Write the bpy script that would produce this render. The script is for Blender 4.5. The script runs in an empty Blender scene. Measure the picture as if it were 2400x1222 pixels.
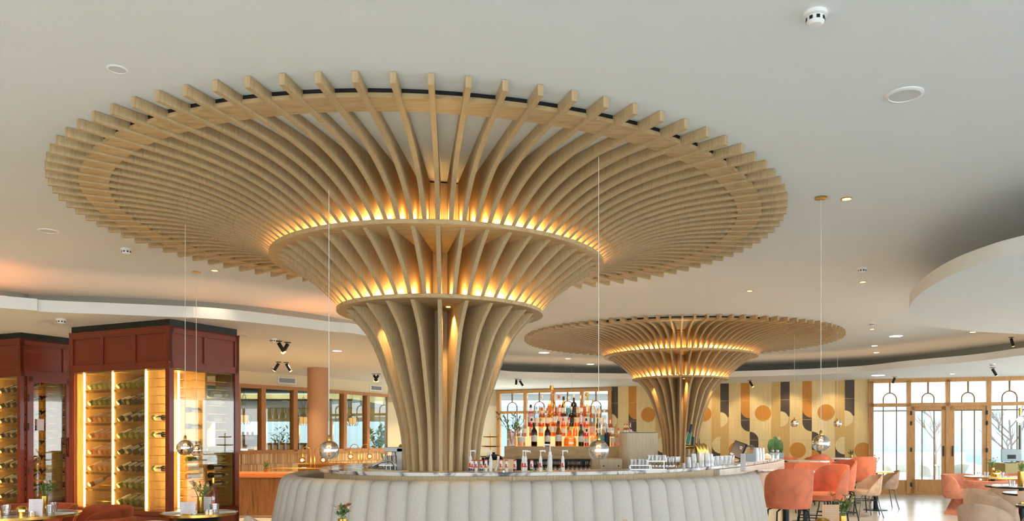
import bpy, bmesh, math, random
from mathutils import Matrix, Vector
random.seed(7)
PI=math.pi; S=math.sin; C=math.cos; R=math.radians
sc=bpy.context.scene; COL=sc.collection
# ---------------------------------------------------------------- camera
EYE=1.4; F=1846.4; PX=1310.1; PY=1026.4          # eye height (m); focal length and principal point in pixels of a 2400x1222 frame
cd=bpy.data.cameras.new('camera'); cam=bpy.data.objects.new('camera',cd); COL.objects.link(cam)
cam.location=(0,0,EYE); cam.rotation_euler=(PI/2,0,0)
cd.sensor_width=36; cd.sensor_fit='HORIZONTAL'; cd.lens=F/2400*36
cd.shift_x=(1200-PX)/2400; cd.shift_y=(PY-611)/2400; cd.clip_start=.05; cd.clip_end=400
sc.camera=cam
def X(px,D): return (px-PX)/F*D
def Z(py,D): return EYE+(PY-py)/F*D
# ---------------------------------------------------------------- view, sky, sun
sc.view_settings.view_transform='Standard'; sc.view_settings.look='None'
sc.view_settings.gamma=1; sc.view_settings.use_curve_mapping=False
sc.view_settings.exposure=0.32
W=bpy.data.worlds.new('sky'); sc.world=W; W.use_nodes=True
wn=W.node_tree.nodes; wl=W.node_tree.links
bg=wn['Background']; tc=wn.new('ShaderNodeTexCoord'); sp=wn.new('ShaderNodeSeparateXYZ'); cr=wn.new('ShaderNodeValToRGB')
wl.new(tc.outputs['Generated'],sp.inputs[0]); wl.new(sp.outputs['Z'],cr.inputs[0]); wl.new(cr.outputs[0],bg.inputs[0])
cr.color_ramp.elements[0].color=(.91,.96,1,1); cr.color_ramp.elements[0].position=0
cr.color_ramp.elements[1].color=(.58,.79,1,1); cr.color_ramp.elements[1].position=.6
bg.inputs[1].default_value=5.4
sd=bpy.data.lights.new('sun','SUN'); sun=bpy.data.objects.new('sun',sd); COL.objects.link(sun)
sd.energy=22; sd.angle=R(.8); sd.color=(1,.95,.86)
sun.rotation_euler=Vector((-.50,-1,-.62)).to_track_quat('-Z','Y').to_euler()
sun.location=(12,30,15)
sc.cycles.max_bounces=9; sc.cycles.diffuse_bounces=5; sc.cycles.glossy_bounces=5
sc.cycles.transmission_bounces=6; sc.cycles.transparent_max_bounces=24
sc.cycles.caustics_reflective=False; sc.cycles.caustics_refractive=False
sc.cycles.sample_clamp_indirect=6
def portal(name,loc,sx,sy,look):
    d=bpy.data.lights.new(name,'AREA'); d.shape='RECTANGLE'; d.size=sx; d.size_y=sy
    d.cycles.is_portal=True
    o=bpy.data.objects.new(name,d); COL.objects.link(o); o.location=loc
    o.rotation_euler=Vector(look).to_track_quat('-Z','Z').to_euler()
portal('portal',(2,-6,1.6),18,3,(0,1,0)); portal('portal',(14.6,5,1.6),20,3,(-1,0,0))
portal('portal',(10.8,18.6,1.5),7.6,2.8,(-.3,-1,0)); portal('portal',(-.2,23.3,1.7),3.5,1.8,(-.4,-1,0))
# ---------------------------------------------------------------- materials
def lin(c):
    return tuple(((v/255)/12.92 if v<=10 else (((v/255)+.055)/1.055)**2.4) for v in c)+(1,)
MATS={}
def mat(name,col=(200,200,200),rough=.5,metal=0,emit=None,es=0,spec=None,trans=0,ior=1.45,alpha=1,sheen=0,bump=0,bs=200,coat=0):
    if name in MATS: return MATS[name]
    m=bpy.data.materials.new(name); m.use_nodes=True; n=m.node_tree.nodes; l=m.node_tree.links; b=n['Principled BSDF']
    b.inputs['Base Color'].default_value=lin(col); b.inputs['Roughness'].default_value=rough; b.inputs['Metallic'].default_value=metal
    b.inputs['IOR'].default_value=ior; b.inputs['Transmission Weight'].default_value=trans; b.inputs['Alpha'].default_value=alpha
    b.inputs['Coat Weight'].default_value=coat
    if sheen: b.inputs['Sheen Weight'].default_value=sheen; b.inputs['Sheen Roughness'].default_value=.4; b.inputs['Sheen Tint'].default_value=lin(tuple(min(255,v+50) for v in col))
    if emit: b.inputs['Emission Color'].default_value=lin(emit); b.inputs['Emission Strength'].default_value=es
    if bump:
        t=n.new('ShaderNodeTexCoord'); z=n.new('ShaderNodeTexNoise'); z.inputs['Scale'].default_value=bs; z.inputs['Detail'].default_value=3
        u=n.new('ShaderNodeBump'); u.inputs['Strength'].default_value=bump; u.inputs['Distance'].default_value=.01
        l.new(t.outputs['Object'],z.inputs[0]); l.new(z.outputs[0],u.inputs['Height']); l.new(u.outputs[0],b.inputs['Normal'])
    MATS[name]=m; return m
def noisemat(name,cols,scale=(1,1,1),ns=4,rough=.5,detail=6,pos=None,distort=0,bump=0,coords='Object',sheen=0,rv=None,metal=0):
    if name in MATS: return MATS[name]
    m=mat(name,cols[0],rough,metal,sheen=sheen); n=m.node_tree.nodes; l=m.node_tree.links; b=n['Principled BSDF']
    t=n.new('ShaderNodeTexCoord'); mp=n.new('ShaderNodeMapping'); mp.inputs['Scale'].default_value=scale
    z=n.new('ShaderNodeTexNoise'); z.inputs['Scale'].default_value=ns; z.inputs['Detail'].default_value=detail; z.inputs['Distortion'].default_value=distort
    r=n.new('ShaderNodeValToRGB'); e=r.color_ramp.elements
    while len(e)<len(cols): e.new(.5)
    for i,c in enumerate(cols):
        e[i].position=(pos[i] if pos else .3+.4*i/(len(cols)-1)); e[i].color=lin(c)
    l.new(t.outputs[coords],mp.inputs[0]); l.new(mp.outputs[0],z.inputs[0]); l.new(z.outputs[0],r.inputs[0]); l.new(r.outputs[0],b.inputs['Base Color'])
    if bump:
        u=n.new('ShaderNodeBump'); u.inputs['Strength'].default_value=bump; u.inputs['Distance'].default_value=.01
        l.new(z.outputs[0],u.inputs['Height']); l.new(u.outputs[0],b.inputs['Normal'])
    return m
def glassmat(name,col=(255,255,255),refl=.06,rough=0.0,tint=1):
    if name in MATS: return MATS[name]
    m=bpy.data.materials.new(name); m.use_nodes=True; n=m.node_tree.nodes; l=m.node_tree.links; n.clear()
    o=n.new('ShaderNodeOutputMaterial'); mx=n.new('ShaderNodeMixShader'); t=n.new('ShaderNodeBsdfTransparent'); g=n.new('ShaderNodeBsdfGlossy'); f=n.new('ShaderNodeLayerWeight')
    ml=n.new('ShaderNodeMath'); ml.operation='MULTIPLY_ADD'; ml.inputs[1].default_value=.8; ml.inputs[2].default_value=refl
    f.inputs[0].default_value=.12; g.inputs['Roughness'].default_value=rough; t.inputs[0].default_value=lin(col)
    l.new(f.outputs['Fresnel'],ml.inputs[0]); ml.use_clamp=True; l.new(ml.outputs[0],mx.inputs[0])
    l.new(t.outputs[0],mx.inputs[1]); l.new(g.outputs[0],mx.inputs[2]); l.new(mx.outputs[0],o.inputs[0]); MATS[name]=m; return m
OAK=noisemat('oak',[(172,146,106),(190,165,124),(200,177,137)],(26,26,2.2),4,.5,5,[.25,.5,.75],.25)
OAKH=noisemat('oak_flat',[(168,138,96),(194,166,122),(206,180,136)],(1.5,9,6),4,.5,8,[.25,.5,.75],.4)
PALE=noisemat('pale_oak',[(196,176,140),(214,198,166),(222,208,180)],(20,20,1.2),4,.55,6,[.25,.5,.75])
FRAME=noisemat('frame_oak',[(190,138,82),(208,160,104)],(8,8,1),4,.45)
FRAME2=noisemat('frame_cherry',[(172,118,70),(194,142,92)],(8,8,1),4,.45)
WALNUT=noisemat('walnut',[(92,58,32),(136,92,54),(110,70,38)],(10,10,.8),3,.4,8,[.3,.5,.7],.6)
WHITE=mat('ceiling_white',(233,237,237),.9,bump=.12,bs=60)
CREAM=mat('cream_plaster',(236,224,192),.85)
BEIGE=mat('tan_plaster',(214,184,140),.8)
SOFT=mat('white_plastic',(240,240,238),.4)
BLACK=mat('black_paint',(14,14,14),.5); DARK=mat('dark_metal',(36,42,46),.4,.6); GREYM=mat('grey_metal',(110,116,116),.35,.7)
BRASS=mat('brass',(200,160,80),.25,1); BAR_=mat('glazing_bar_brown',(134,108,74),.5); GOLD=mat('gold_mirror',(226,200,140),.08,1); STEEL=mat('steel',(190,192,192),.25,1)
RED=mat('oxblood_lacquer',(116,42,20),.36,coat=.2); CAPB=mat('charcoal_cap',(24,30,26),.5)
LED=mat('led_warm',(255,200,120),.5,emit=(255,208,130),es=40)
DL=mat('downlight_glow',(255,240,220),.5,emit=(255,236,205),es=6)
WARM=mat('lamp_glow',(255,190,90),.5,emit=(255,196,96),es=14)
PANE=glassmat('window_glass',(252,254,254),.02); CGL=glassmat('cabinet_glass',(240,238,226),.07)
TUMB=glassmat('tumbler_glass',(252,253,254),.22,.08)
SHADEG=glassmat('smoked_gold_glass',(236,214,164),.86,.02)
def velvet(n,c): 
    a=tuple(max(0,int(v*.82)) for v in c); return noisemat(n,[a,c,tuple(min(255,int(v*1.08)) for v in c)],(1,1,1),5,.75,4,[.3,.5,.7],.6,sheen=.5)
CORAL=velvet('coral_velvet',(216,122,88)); RUST=velvet('rust_velvet',(176,82,44)); SAND=velvet('sand_velvet',(204,176,150)); BLUSH=velvet('blush_velvet',(206,140,116))
LINEN=noisemat('linen',[(156,150,142),(198,194,186),(214,210,203)],(140,140,26),5,.9,3,[.3,.46,.7],bump=.1)
MARBLE=noisemat('veined_marble',[(60,58,60),(150,146,146),(222,218,212),(232,228,222)],(1,1,1),3.2,.15,6,[.36,.43,.5,.8],1.6)
PANELW=noisemat('pale_fluted_timber',[(204,182,140),(220,200,160)],(24,24,.3),3,.5,3)
TERR=noisemat('pale_floor',[(212,210,204),(232,231,227)],(1,1,1),2,.25,5)
PINKC=mat('clay_column',(188,150,120),.8)
def ribmat():
    pass
# ---------------------------------------------------------------- mesh builder
class MB:
    def __init__(s): s.v=[]; s.f=[]; s.m=[]; s.sm=[]
    def add(s,vs,fs,mi=0,sm=False,M=None):
        o=len(s.v); s.v+= [tuple(M@Vector(p)) if M is not None else tuple(p) for p in vs]
        for f in fs: s.f.append([o+i for i in f]); s.m.append(mi); s.sm.append(sm)
        return s
    def box(s,x0,x1,y0,y1,z0,z1,mi=0,M=None):
        v=[(x0,y0,z0),(x1,y0,z0),(x1,y1,z0),(x0,y1,z0),(x0,y0,z1),(x1,y0,z1),(x1,y1,z1),(x0,y1,z1)]
        return s.add(v,[(0,3,2,1),(4,5,6,7),(0,1,5,4),(1,2,6,5),(2,3,7,6),(3,0,4,7)],mi,False,M)
    def lathe(s,prof,n=20,mi=0,sm=True,M=None,cx=0,cy=0,sx=1,sy=1):
        v=[];f=[]
        for (r,z) in prof:
            for i in range(n): a=2*PI*i/n; v.append((cx+r*C(a)*sx,cy+r*S(a)*sy,z))
        for j in range(len(prof)-1):
            for i in range(n): k=(i+1)%n; f.append((j*n+i,j*n+k,(j+1)*n+k,(j+1)*n+i))
        if prof[0][0]>1e-5: f.append(tuple(range(n-1,-1,-1)))
        if prof[-1][0]>1e-5: f.append(tuple((len(prof)-1)*n+i for i in range(n)))
        return s.add(v,f,mi,sm,M)
    def tube(s,path,r,n=8,mi=0,M=None,closed=False):
        P=[Vector(p) for p in path]; v=[];f=[]; N=len(P); up=None
        rr=r if isinstance(r,(list,tuple)) else [r]*N
        for i,p in enumerate(P):
            if closed: t=(P[(i+1)%N]-P[i-1]).normalized()
            else: t=(P[min(i+1,N-1)]-P[max(i-1,0)]).normalized()
            if up is None: up=Vector((0,0,1)) if abs(t.z)<.9 else Vector((1,0,0))
            a=t.cross(up).normalized(); b=a.cross(t).normalized(); up=b
            for k in range(n): q=2*PI*k/n; v.append(tuple(p+(a*C(q)+b*S(q))*rr[i]))
        for i in range(N if closed else N-1):
            j=(i+1)%N
            for k in range(n): l=(k+1)%n; f.append((i*n+k,i*n+l,j*n+l,j*n+k))
        if not closed: f.append(tuple(range(n-1,-1,-1))); f.append(tuple((N-1)*n+k for k in range(n)))
        return s.add(v,f,mi,True,M)
    def prism(s,poly,z0,z1,mi=0,M=None):
        n=len(poly); v=[(x,y,z0) for x,y in poly]+[(x,y,z1) for x,y in poly]
        f=[tuple(range(n-1,-1,-1)),tuple(range(n,2*n))]+[(i,(i+1)%n,n+(i+1)%n,n+i) for i in range(n)]
        return s.add(v,f,mi,False,M)
    def sphere(s,c,r,n=16,m=10,mi=0,M=None,sx=1,sy=1,sz=1,z0=-1,z1=1):
        t0=math.acos(-z0) if z0>-1 else 0; t1=math.acos(-z1) if z1<1 else PI
        v=[];f=[]
        for j in range(m+1):
            t=t0+(t1-t0)*j/m
            for i in range(n): a=2*PI*i/n; v.append((c[0]+r*S(t)*C(a)*sx,c[1]+r*S(t)*S(a)*sy,c[2]-r*C(t)*sz))
        for j in range(m):
            for i in range(n): k=(i+1)%n; f.append((j*n+i,j*n+k,(j+1)*n+k,(j+1)*n+i))
        return s.add(v,f,mi,True,M)
    def strip(s,A,B,mi=0,sm=False,M=None,closed=False):
        n=len(A); v=list(A)+list(B); return s.add(v,[(i,(i+1)%n,n+(i+1)%n,n+i) for i in range(n if closed else n-1)],mi,sm,M)
    def build(s,name,mats,parent=None,loc=None,rz=0,bevel=0):
        me=bpy.data.meshes.new(name); me.from_pydata(s.v,[],s.f)
        if not isinstance(mats,(list,tuple)): mats=[mats]
        for m in mats: me.materials.append(m)
        me.polygons.foreach_set('material_index',s.m); me.polygons.foreach_set('use_smooth',s.sm); me.update()
        bm=bmesh.new(); bm.from_mesh(me); bmesh.ops.remove_doubles(bm,verts=bm.verts,dist=1e-5)
        bmesh.ops.recalc_face_normals(bm,faces=bm.faces)
        for e in bm.edges:
            if len(e.link_faces)==2 and e.calc_face_angle(0)>.62: e.smooth=False
        bm.to_mesh(me); bm.free()
        o=bpy.data.objects.new(name,me); COL.objects.link(o)
        if parent: o.parent=parent
        if loc: o.location=loc
        o.rotation_euler.z=rz
        if bevel:
            b=o.modifiers.new('bevel','BEVEL'); b.width=bevel; b.segments=2; b.limit_method='ANGLE'
        return o
def tag(o,label,cat,group=None,kind=None):
    if label: o['label']=label
    if cat: o['category']=cat
    if group: o['group']=group
    if kind: o['kind']=kind
    return o
def thing(name,label,cat,loc=(0,0,0),rz=0,group=None,kind=None):
    o=bpy.data.objects.new(name,None); COL.objects.link(o); o.location=loc; o.rotation_euler.z=rz; o.empty_display_size=.1
    return tag(o,label,cat,group,kind)
def struct(mb,name,mats,label=None,parent=None,**k):
    o=mb.build(name,mats,parent,**k)
    if not parent: o['kind']='structure'; o['label']=label or name; o['category']=name.split('_')[0]
    return o
KIDS={}
def dup(root,loc,rz=None,label=None,group=None,scale=None):
    r=root.copy(); COL.objects.link(r); r.location=loc
    if rz is not None: r.rotation_euler=(0,0,rz) if isinstance(rz,(int,float)) else rz
    if label: r['label']=label
    if group: r['group']=group
    if scale: r.scale=(scale,)*3 if not isinstance(scale,tuple) else scale
    if root.name not in KIDS: KIDS[root.name]=[(c,list(c.children)) for c in root.children]
    for c,gs in KIDS[root.name]:
        d=c.copy(); COL.objects.link(d); d.parent=r
        for g in gs: e=g.copy(); COL.objects.link(e); e.parent=d
    return r
class Kind:
    """first placement moves the prototype itself, later ones copy it"""
    def __init__(s,make): s.make=make; s.o=None
    def put(s,loc,rz=0,label=None,group=None,scale=None):
        if s.o is None:
            s.o=s.make(); o=s.o; KIDS[o.name]=[(c,list(c.children)) for c in o.children]
            o.location=loc; o.rotation_euler=(0,0,rz) if isinstance(rz,(int,float)) else rz
            if label: o['label']=label
            if group: o['group']=group
            if scale: o.scale=(scale,)*3 if not isinstance(scale,tuple) else scale
            return o
        return dup(s.o,loc,rz,label,group,scale if scale else (1,1,1))
ORD=['first','second','third','fourth','fifth','sixth','seventh','eighth','ninth','tenth','eleventh','twelfth','thirteenth','fourteenth','fifteenth','sixteenth','seventeenth','eighteenth']
def light(kind,loc,energy,col,size=.02,look=None,parent=None,ang=None,data=None,name='lamp_light',blend=.6):
    d=data or bpy.data.lights.new(name,kind)
    if not data:
        d.energy=energy; d.color=col
        if kind=='AREA': d.size=size
        else: d.shadow_soft_size=size
        if ang: d.spot_size=ang; d.spot_blend=blend
    o=bpy.data.objects.new(name,d); COL.objects.link(o); o.location=loc
    if look: o.rotation_euler=Vector(look).to_track_quat('-Z','Y').to_euler()
    if parent: o.parent=parent
    return o
def fill(mb,loops,z,mi=0):
    """flat polygon with holes at height z"""
    bm=bmesh.new(); 
    for lp in loops:
        vs=[bm.verts.new((x,y,0)) for x,y in lp]
        for i in range(len(vs)): bm.edges.new((vs[i],vs[(i+1)%len(vs)]))
    bmesh.ops.triangle_fill(bm,edges=bm.edges[:],use_beauty=True)
    bm.verts.index_update(); mb.add([(v.co.x,v.co.y,z) for v in bm.verts],[[v.index for v in f.verts] for f in bm.faces],mi); bm.free()
def circle(cx,cy,r,n=96): return [(cx+r*C(2*PI*i/n),cy+r*S(2*PI*i/n)) for i in range(n)]
def smooth(pts,k=6):
    """Catmull-Rom through points"""
    o=[];n=len(pts)
    for i in range(n-1):
        p0,p1,p2,p3=pts[max(i-1,0)],pts[i],pts[i+1],pts[min(i+2,n-1)]
        for j in range(k):
            t=j/k; o.append(tuple(.5*((2*b)+(-a+c)*t+(2*a-5*b+4*c-d)*t*t+(-a+3*b-3*c+d)*t**3) for a,b,c,d in zip(p0,p1,p2,p3)))
    o.append(tuple(pts[-1])); return o
def offset(path,d):
    o=[];n=len(path)
    for i in range(n):
        a=path[max(i-1,0)];b=path[min(i+1,n-1)]; tx,ty=b[0]-a[0],b[1]-a[1]; L=math.hypot(tx,ty) or 1
        o.append((path[i][0]-ty/L*d,path[i][1]+tx/L*d))
    return o
# ================================================================ SETTING
T1=(-1.106,7.42); T2=(2.437,15.85); HC=3.4; HL=2.85; HT=2.985; RB=2.75
# floor
m=MB(); m.box(-12,17,-8,26,-.1,0); struct(m,'floor',TERR,'pale polished restaurant floor')
# exterior ground
m=MB(); m.box(-60,80,-70,-8.02,-.22,-.12); m.box(-60,80,26.02,110,-.22,-.12); m.box(17.02,80,-8,26,-.22,-.12); m.box(-60,-12.02,-8,26,-.22,-.12)
struct(m,'floor_terrace',mat('terrace_stone',(190,192,190),.8),'pale terrace paving outside the windows')
# main ceiling with two recesses over the timber columns
m=MB(); m.box(-12,17,-8,26,HC,HC+.2); struct(m,'ceiling',WHITE,'smooth white main ceiling')
# lowered ceiling: fascia edge
def lowp(px,py): D=(HL-EYE)*F/(PY-py); return (X(px,D),D)
edge=[(-12,6.3),(-9,7.3)]+[lowp(*p) for p in ((0,722),(100,731),(250,737),(400,743),(486,747),(570,754),(680,766),(780,778),(840,784))]+\
 [(-2.25,12.6),(-1.9,14.4),(-1.75,16.4)]+[lowp(*p) for p in ((1173,882),(1293,886.7),(1400,888),(1480,888.7),(1600,887.5),(1718,884),(1862,880),(1923,877.5),(2023,872),(2130,861),(2281,848),(2400,833))]+[(8.7,12.6),(10,12.1),(12,12.2),(17,12.6)]
E1=smooth(edge,5)
def slab(mb,poly):
    fill(mb,[poly],HL); fill(mb,[poly],HT)
    mb.strip([(x,y,HL) for x,y in poly],[(x,y,HT) for x,y in poly],0,True,closed=True)
m=MB(); slab(m,E1+[(17,26),(-12,26)])
struct(m,'ceiling_lower',WHITE,'lowered perimeter ceiling with a curved fascia edge')
# cove back wall behind the fascia
def upp(px,py): D=(HC-EYE)*F/(PY-py); return (X(px,D),D)
bw=smooth([(-12,8.2),(-9,9.4),upp(0,681),upp(66,691)],3)+smooth([upp(66,691),upp(200,694),upp(400,703),upp(540,713),upp(660,726),upp(780,744),(-3.1,14.5),(-3.2,17),(-2.6,20),upp(1180,858),upp(1300,863),upp(1460,865.5),upp(1740,860),upp(1860,856),upp(2080,841),upp(2400,801),(11,15.2),(17,15.5)],5)
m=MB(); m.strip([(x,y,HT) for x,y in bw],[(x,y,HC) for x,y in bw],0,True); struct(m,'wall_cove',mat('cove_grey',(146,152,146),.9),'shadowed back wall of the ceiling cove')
# unseen glow band added on the lowered ceiling to brighten the ceiling above
sg=1 if offset(E1,1)[60][1]>E1[60][1] else -1
k0=[i for i,q in enumerate(E1) if -9.5<q[0]<8.3]; k0,k1=k0[0],k0[-1]
ls=offset(E1,sg*.3)[k0:k1]; l2=offset(E1,sg*2.0)[k0:k1]
m=MB(); m.strip([(x,y,HT+.012) for x,y in ls],[(x,y,HT+.012) for x,y in l2]); struct(m,'trim_added_glow',mat('added_cove_glow',(255,220,180),.5,emit=(250,232,206),es=.22),'added unseen glow band on top of the lowered ceiling, brightening the cove')
# floating rounded slab on the right
dp=[(17,.2),(8,1.6),(5.2,3.6),(4.15,4.95)]+[lowp(*p) for p in ((2400,592),(2319,613),(2243,639.5),(2191,666),(2149,696),(2132,720),(2138,737),(2168,756),(2206,767.5))]+[(6.1,10.9),(8.5,11.3),(17,11.4)]
m=MB(); slab(m,smooth(dp,6)); struct(m,'ceiling_island',WHITE,'floating rounded ceiling slab on the right')
# outer walls (left, camera side and right side are glazed or plain, outside the frame)
m=MB(); m.box(-12.2,-12,-8,26,0,HC); struct(m,'wall_left',BEIGE,'plain left wall beyond the wine cabinets')
def facade(name,lab,p0,p1,n,hs=.5,ht=2.75):
    mm=MB(); L=math.hypot(p1[0]-p0[0],p1[1]-p0[1]); a=math.atan2(p1[1]-p0[1],p1[0]-p0[0])
    M=Matrix.Translation((p0[0],p0[1],0))@Matrix.Rotation(a,4,'Z')
    mm.box(0,L,-.1,.1,0,hs,0,M); mm.box(0,L,-.1,.1,ht,HC,0,M)
    for i in range(n+1): x=(L-.12)*i/n; mm.box(x,x+.12,-.1,.1,hs,ht,1,M)
    return struct(mm,name,[CREAM,FRAME],lab)
facade('wall_back','glazed facade behind the camera',(-12,-8),(17,-8),9,.3,3.1)
facade('wall_right','glazed facade on the right side',(17,-8),(17,16.6),8,.3,3.1)
# ---------------------------------------------------------------- far wall: line P0 -> P1 -> P2
P0=Vector((-1.86,24.0)); P1=Vector((7.72,19.6)); P2=Vector((10.97,18.58)); P3=Vector((17,16.69))
def wallM(a,b): return Matrix.Translation((a.x,a.y,0))@Matrix.Rotation(math.atan2(b.y-a.y,b.x-a.x),4,'Z')
def spos(a,b,px):
    d=(b-a).normalized(); k=(px-PX)/F; t=(k*a.y-a.x)/(d.x-k*d.y); return t
def dist(a,b,t): return (a+(b-a).normalized()*t).y
MA=wallM(P0,P1); LA=(P1-P0).length
s0=spos(P0,P1,1433); 
# wall below and above the windows
m=MB(); m.box(-.2,s0,.05,.2,0,.75,0,MA); m.box(-.2,s0,.05,.2,2.81,2.85,0,MA); struct(m,'wall_far',CREAM,'low wall under the arched windows behind the bar')
def bay(par,s0,s1,z0,zt,z1,mt,door=False,thin=.024,hb=None,low=None,pane=True,cen=True):
    """one glazed bay in wall-local x: opening s0..s1, sill z0, transom zt, head z1"""
    w=s1-s0; cx=(s0+s1)/2; f=MB()
    if cen:
        r=w*.2; f.box(cx-.018,cx+.018,-.02,.02,zt+.21*w+ .0+ (z1-zt)*.18,z1)
        top=zt+(z1-zt)*.18+.21*w; base=top-r
        pts=[(cx-r,0,zt)]+[(cx-r*C(a),0,base+r*S(a)) for a in [PI*i/12 for i in range(13)]]+[(cx+r,0,zt)]
        f.tube(pts,.018,6)
        for sx in (-r,r): f.box(cx+sx-thin/2,cx+sx+thin/2,-.015,.015,z0,zt-.05)
    if hb: f.box(s0,s1,-.012,.012,hb-.013,hb+.013)
    g=f.build('glazing_bar',BAR_,par)
    if pane:
        p=MB(); p.box(s0,s1,-.004,.004,z0,z1); p.build('pane',PANE,par)
def winroot(name,lab,M,kind='structure'):
    o=thing(name,lab,'window'); o.matrix_world=M; o['kind']=kind; return o
wr=winroot('window_1','run of four arched-motif timber windows behind the bar bottles',MA)
fm=MB(); b=[spos(P0,P1,p) for p in (1170,1232,1297,1364.5,1430)]
fm.box(b[0]-.08,b[4]+.06,-.06,.06,2.73,2.82); fm.box(b[0]-.08,b[4]+.06,-.06,.06,2.12,2.2); fm.box(b[0]-.08,b[4]+.06,-.06,.06,.75,.83)
for x in b: fm.box(x-.05,x+.05,-.06,.06,.8,2.75)
fm.build('window_frame',FRAME,wr)
for i in range(4): bay(wr,b[i]+.05,b[i+1]-.05,.83,2.2,2.73,FRAME)
# tiled mural wall
m=MB(); m.box(s0,LA,0,.2,0,.8,1,MA); m.box(s0,LA,.0,.2,.8,2.85,0,MA)
q0,q1=spos(P0,P1,1829.5),spos(P0,P1,1980); PD=q1-q0
def poly(pts,y,mi): m.add([(x,-y,z) for x,z in pts],[tuple(range(len(pts)))],mi,False,MA)
def arcp(cx,cz,r,a0,a1,n=14): return [(cx+r*C(R(a0+(a1-a0)*i/n)),cz+r*S(R(a0+(a1-a0)*i/n))) for i in range(n+1)]
def clip(p): return [(min(max(x,s0+.001),LA-.001),z) for x,z in p]
ZT=2.85; r=.145*PD
for k in range(-4,3):
    o=q0+k*PD
    def P(pts,y,mi):
        if min(x for x,z in pts)>LA-.01 or max(x for x,z in pts)<s0+.01: return
        poly(clip(pts),y,mi)
    d1,d2=o,o+.145*PD
    P([(o+.85*PD,.8),(o+1.0*PD,.8),(o+1.0*PD,ZT),(o+.85*PD,ZT)],.001,4)            # tan band
    P([(o-.0*PD,.8),(d2,.8),(d2,2.0),(o,2.0)],.001,4)
    P([(d1,1.95),(d2,1.95),(d2,ZT),(d1,ZT)],.002,2)                                 # dark stripe
    P([(d1,1.95)]+[(d1,1.68)]+arcp(d1,1.885,.2,-90,90)+[(d1,2.08)],.003,5)
    P([(d2,1.95)]+[(d2,1.75),(d2,1.9)],.0025,4)
    e1,e2=o+.347*PD,o+.495*PD; w=e2-e1
    P([(e1,2.03+w*.5),(e2,2.03-w*.45)]+[(e2,ZT),(e1,ZT)],.003,3)                   # orange stripe
    P(arcp(e2,2.03+w*.5,w,180,270)+[(e2,ZT),(e1,ZT)],.004,3)
    P(arcp(e2,1.56+w,w,180,270)+[(e2,2.3),(e1,2.3)],.002,2)                        # dark tail
    P([(e2,1.1)]+[(e2,2.24),(e2+.0,2.24)]+[(e2+.34*PD,2.24),(e2+.34*PD,1.1)],.0015,5)
    P([(e2,2.24-w),(e2,2.24+.02),(e2+w,2.24+.02)]+arcp(e2+w,2.24-w,w,90,180),.0018,0)
    P(arcp(o+.714*PD,2.04,.133*PD,0,360,32)[:-1],.003,3)                            # circle
    P([(e2,.8),(e2+.145*PD,.8)]+arcp(e2,1.555-.145*PD,.145*PD,0,90),.003,2)
    P([(e2,.8),(e2+.145*PD,.8)]+[(e2+.145*PD,.86)]+arcp(e2,.86,.145*PD*1.0,20,90),.004,3)
    g=o+PD
    P([(g-.143*PD,.8),(g,.8),(g,1.2),(g-.143*PD,1.2)],.003,2)
    P(arcp(g,1.2,.143*PD,90,270),.004,5)
    P(arcp(o+.273*PD,1.075,.13*PD,0,360,32)[:-1],.003,3)                            # low circle
for z in (1.33,1.86,2.38): m.box(s0,LA,-.0048,-.0044,z,z+.008,1,MA)
tmat=lambda n,c: noisemat(n,[tuple(int(v*.93) for v in c),c],(30,30,1),2,.55,3,bump=.1)
struct(m,'wall_mural',[tmat('tile_cream',(236,212,158)),tmat('tile_line',(216,192,140)),tmat('tile_charcoal',(84,76,70)),tmat('tile_orange',(210,146,66)),tmat('tile_tan',(218,184,120)),tmat('tile_ivory',(238,220,172))],'mural wall of cream, ochre and charcoal tiles in arcs and circles')
# half round pilaster in the mural wall
# door wall
MD=wallM(P1,P2); LD=(P3-P1).length
dr=winroot('window_2','tall timber framed garden doors with arched glazing bars',MD)
fm=MB(); px=[2042,2129.5,2221,2317]; b=[spos(P1,P2,p) for p in px]; bw_=b[3]-b[2]; b+=[b[3]+bw_*(i+1) for i in range(4)]
for i,x in enumerate(b):
    if x<LD: fm.box(x-.05,x+.05,-.07,.07,0,2.8)
fm.box(-.02,min(LD,b[-1]),-.07,.07,2.75,2.85); fm.box(-.02,min(LD,b[-1]),-.07,.07,2.16,2.25); fm.box(-.02,.08,-.07,.07,0,2.8)
for i in (0,3,4,5,6): fm.box(b[i]+.04,b[i+1]-.04,-.05,.05,0,.36)
fm.box(-.02,LD,-.07,.12,-.02,.03)
fm.build('window_frame',FRAME,dr)
for i in (0,3,4,5,6): bay(dr,b[i]+.05,b[i+1]-.05,.36,2.25,2.75,FRAME,hb=2.06)
for n_,i in enumerate((1,2)):
    bay(dr,b[i]+.1,b[i+1]-.1,.38,2.25,2.75,FRAME,hb=2.06)
    f=MB(); x0,x1=b[i]+.05,b[i+1]-.05
    f.box(x0,x0+.09,-.05,.05,.02,2.16); f.box(x1-.09,x1,-.05,.05,.02,2.16); f.box(x0,x1,-.05,.05,2.07,2.16); f.box(x0,x1,-.05,.05,.02,.38)
    f.box(x0+.16,x1-.16,-.062,-.05,.1,.3)
    f.build('door_leaf',FRAME,dr)
    h=MB(); hx=x1-.05 if n_==0 else x0+.05; h.box(hx-.012,hx+.012,-.09,-.05,.95,1.2); 
    kx=x0-.0 if n_==0 else x1
    for z in (.25,1.1,1.75,2.0): h.box(kx-.02,kx+.02,-.085,-.05,z-.05,z+.05)
    h.build('door_ironmongery',DARK,dr)
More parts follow.
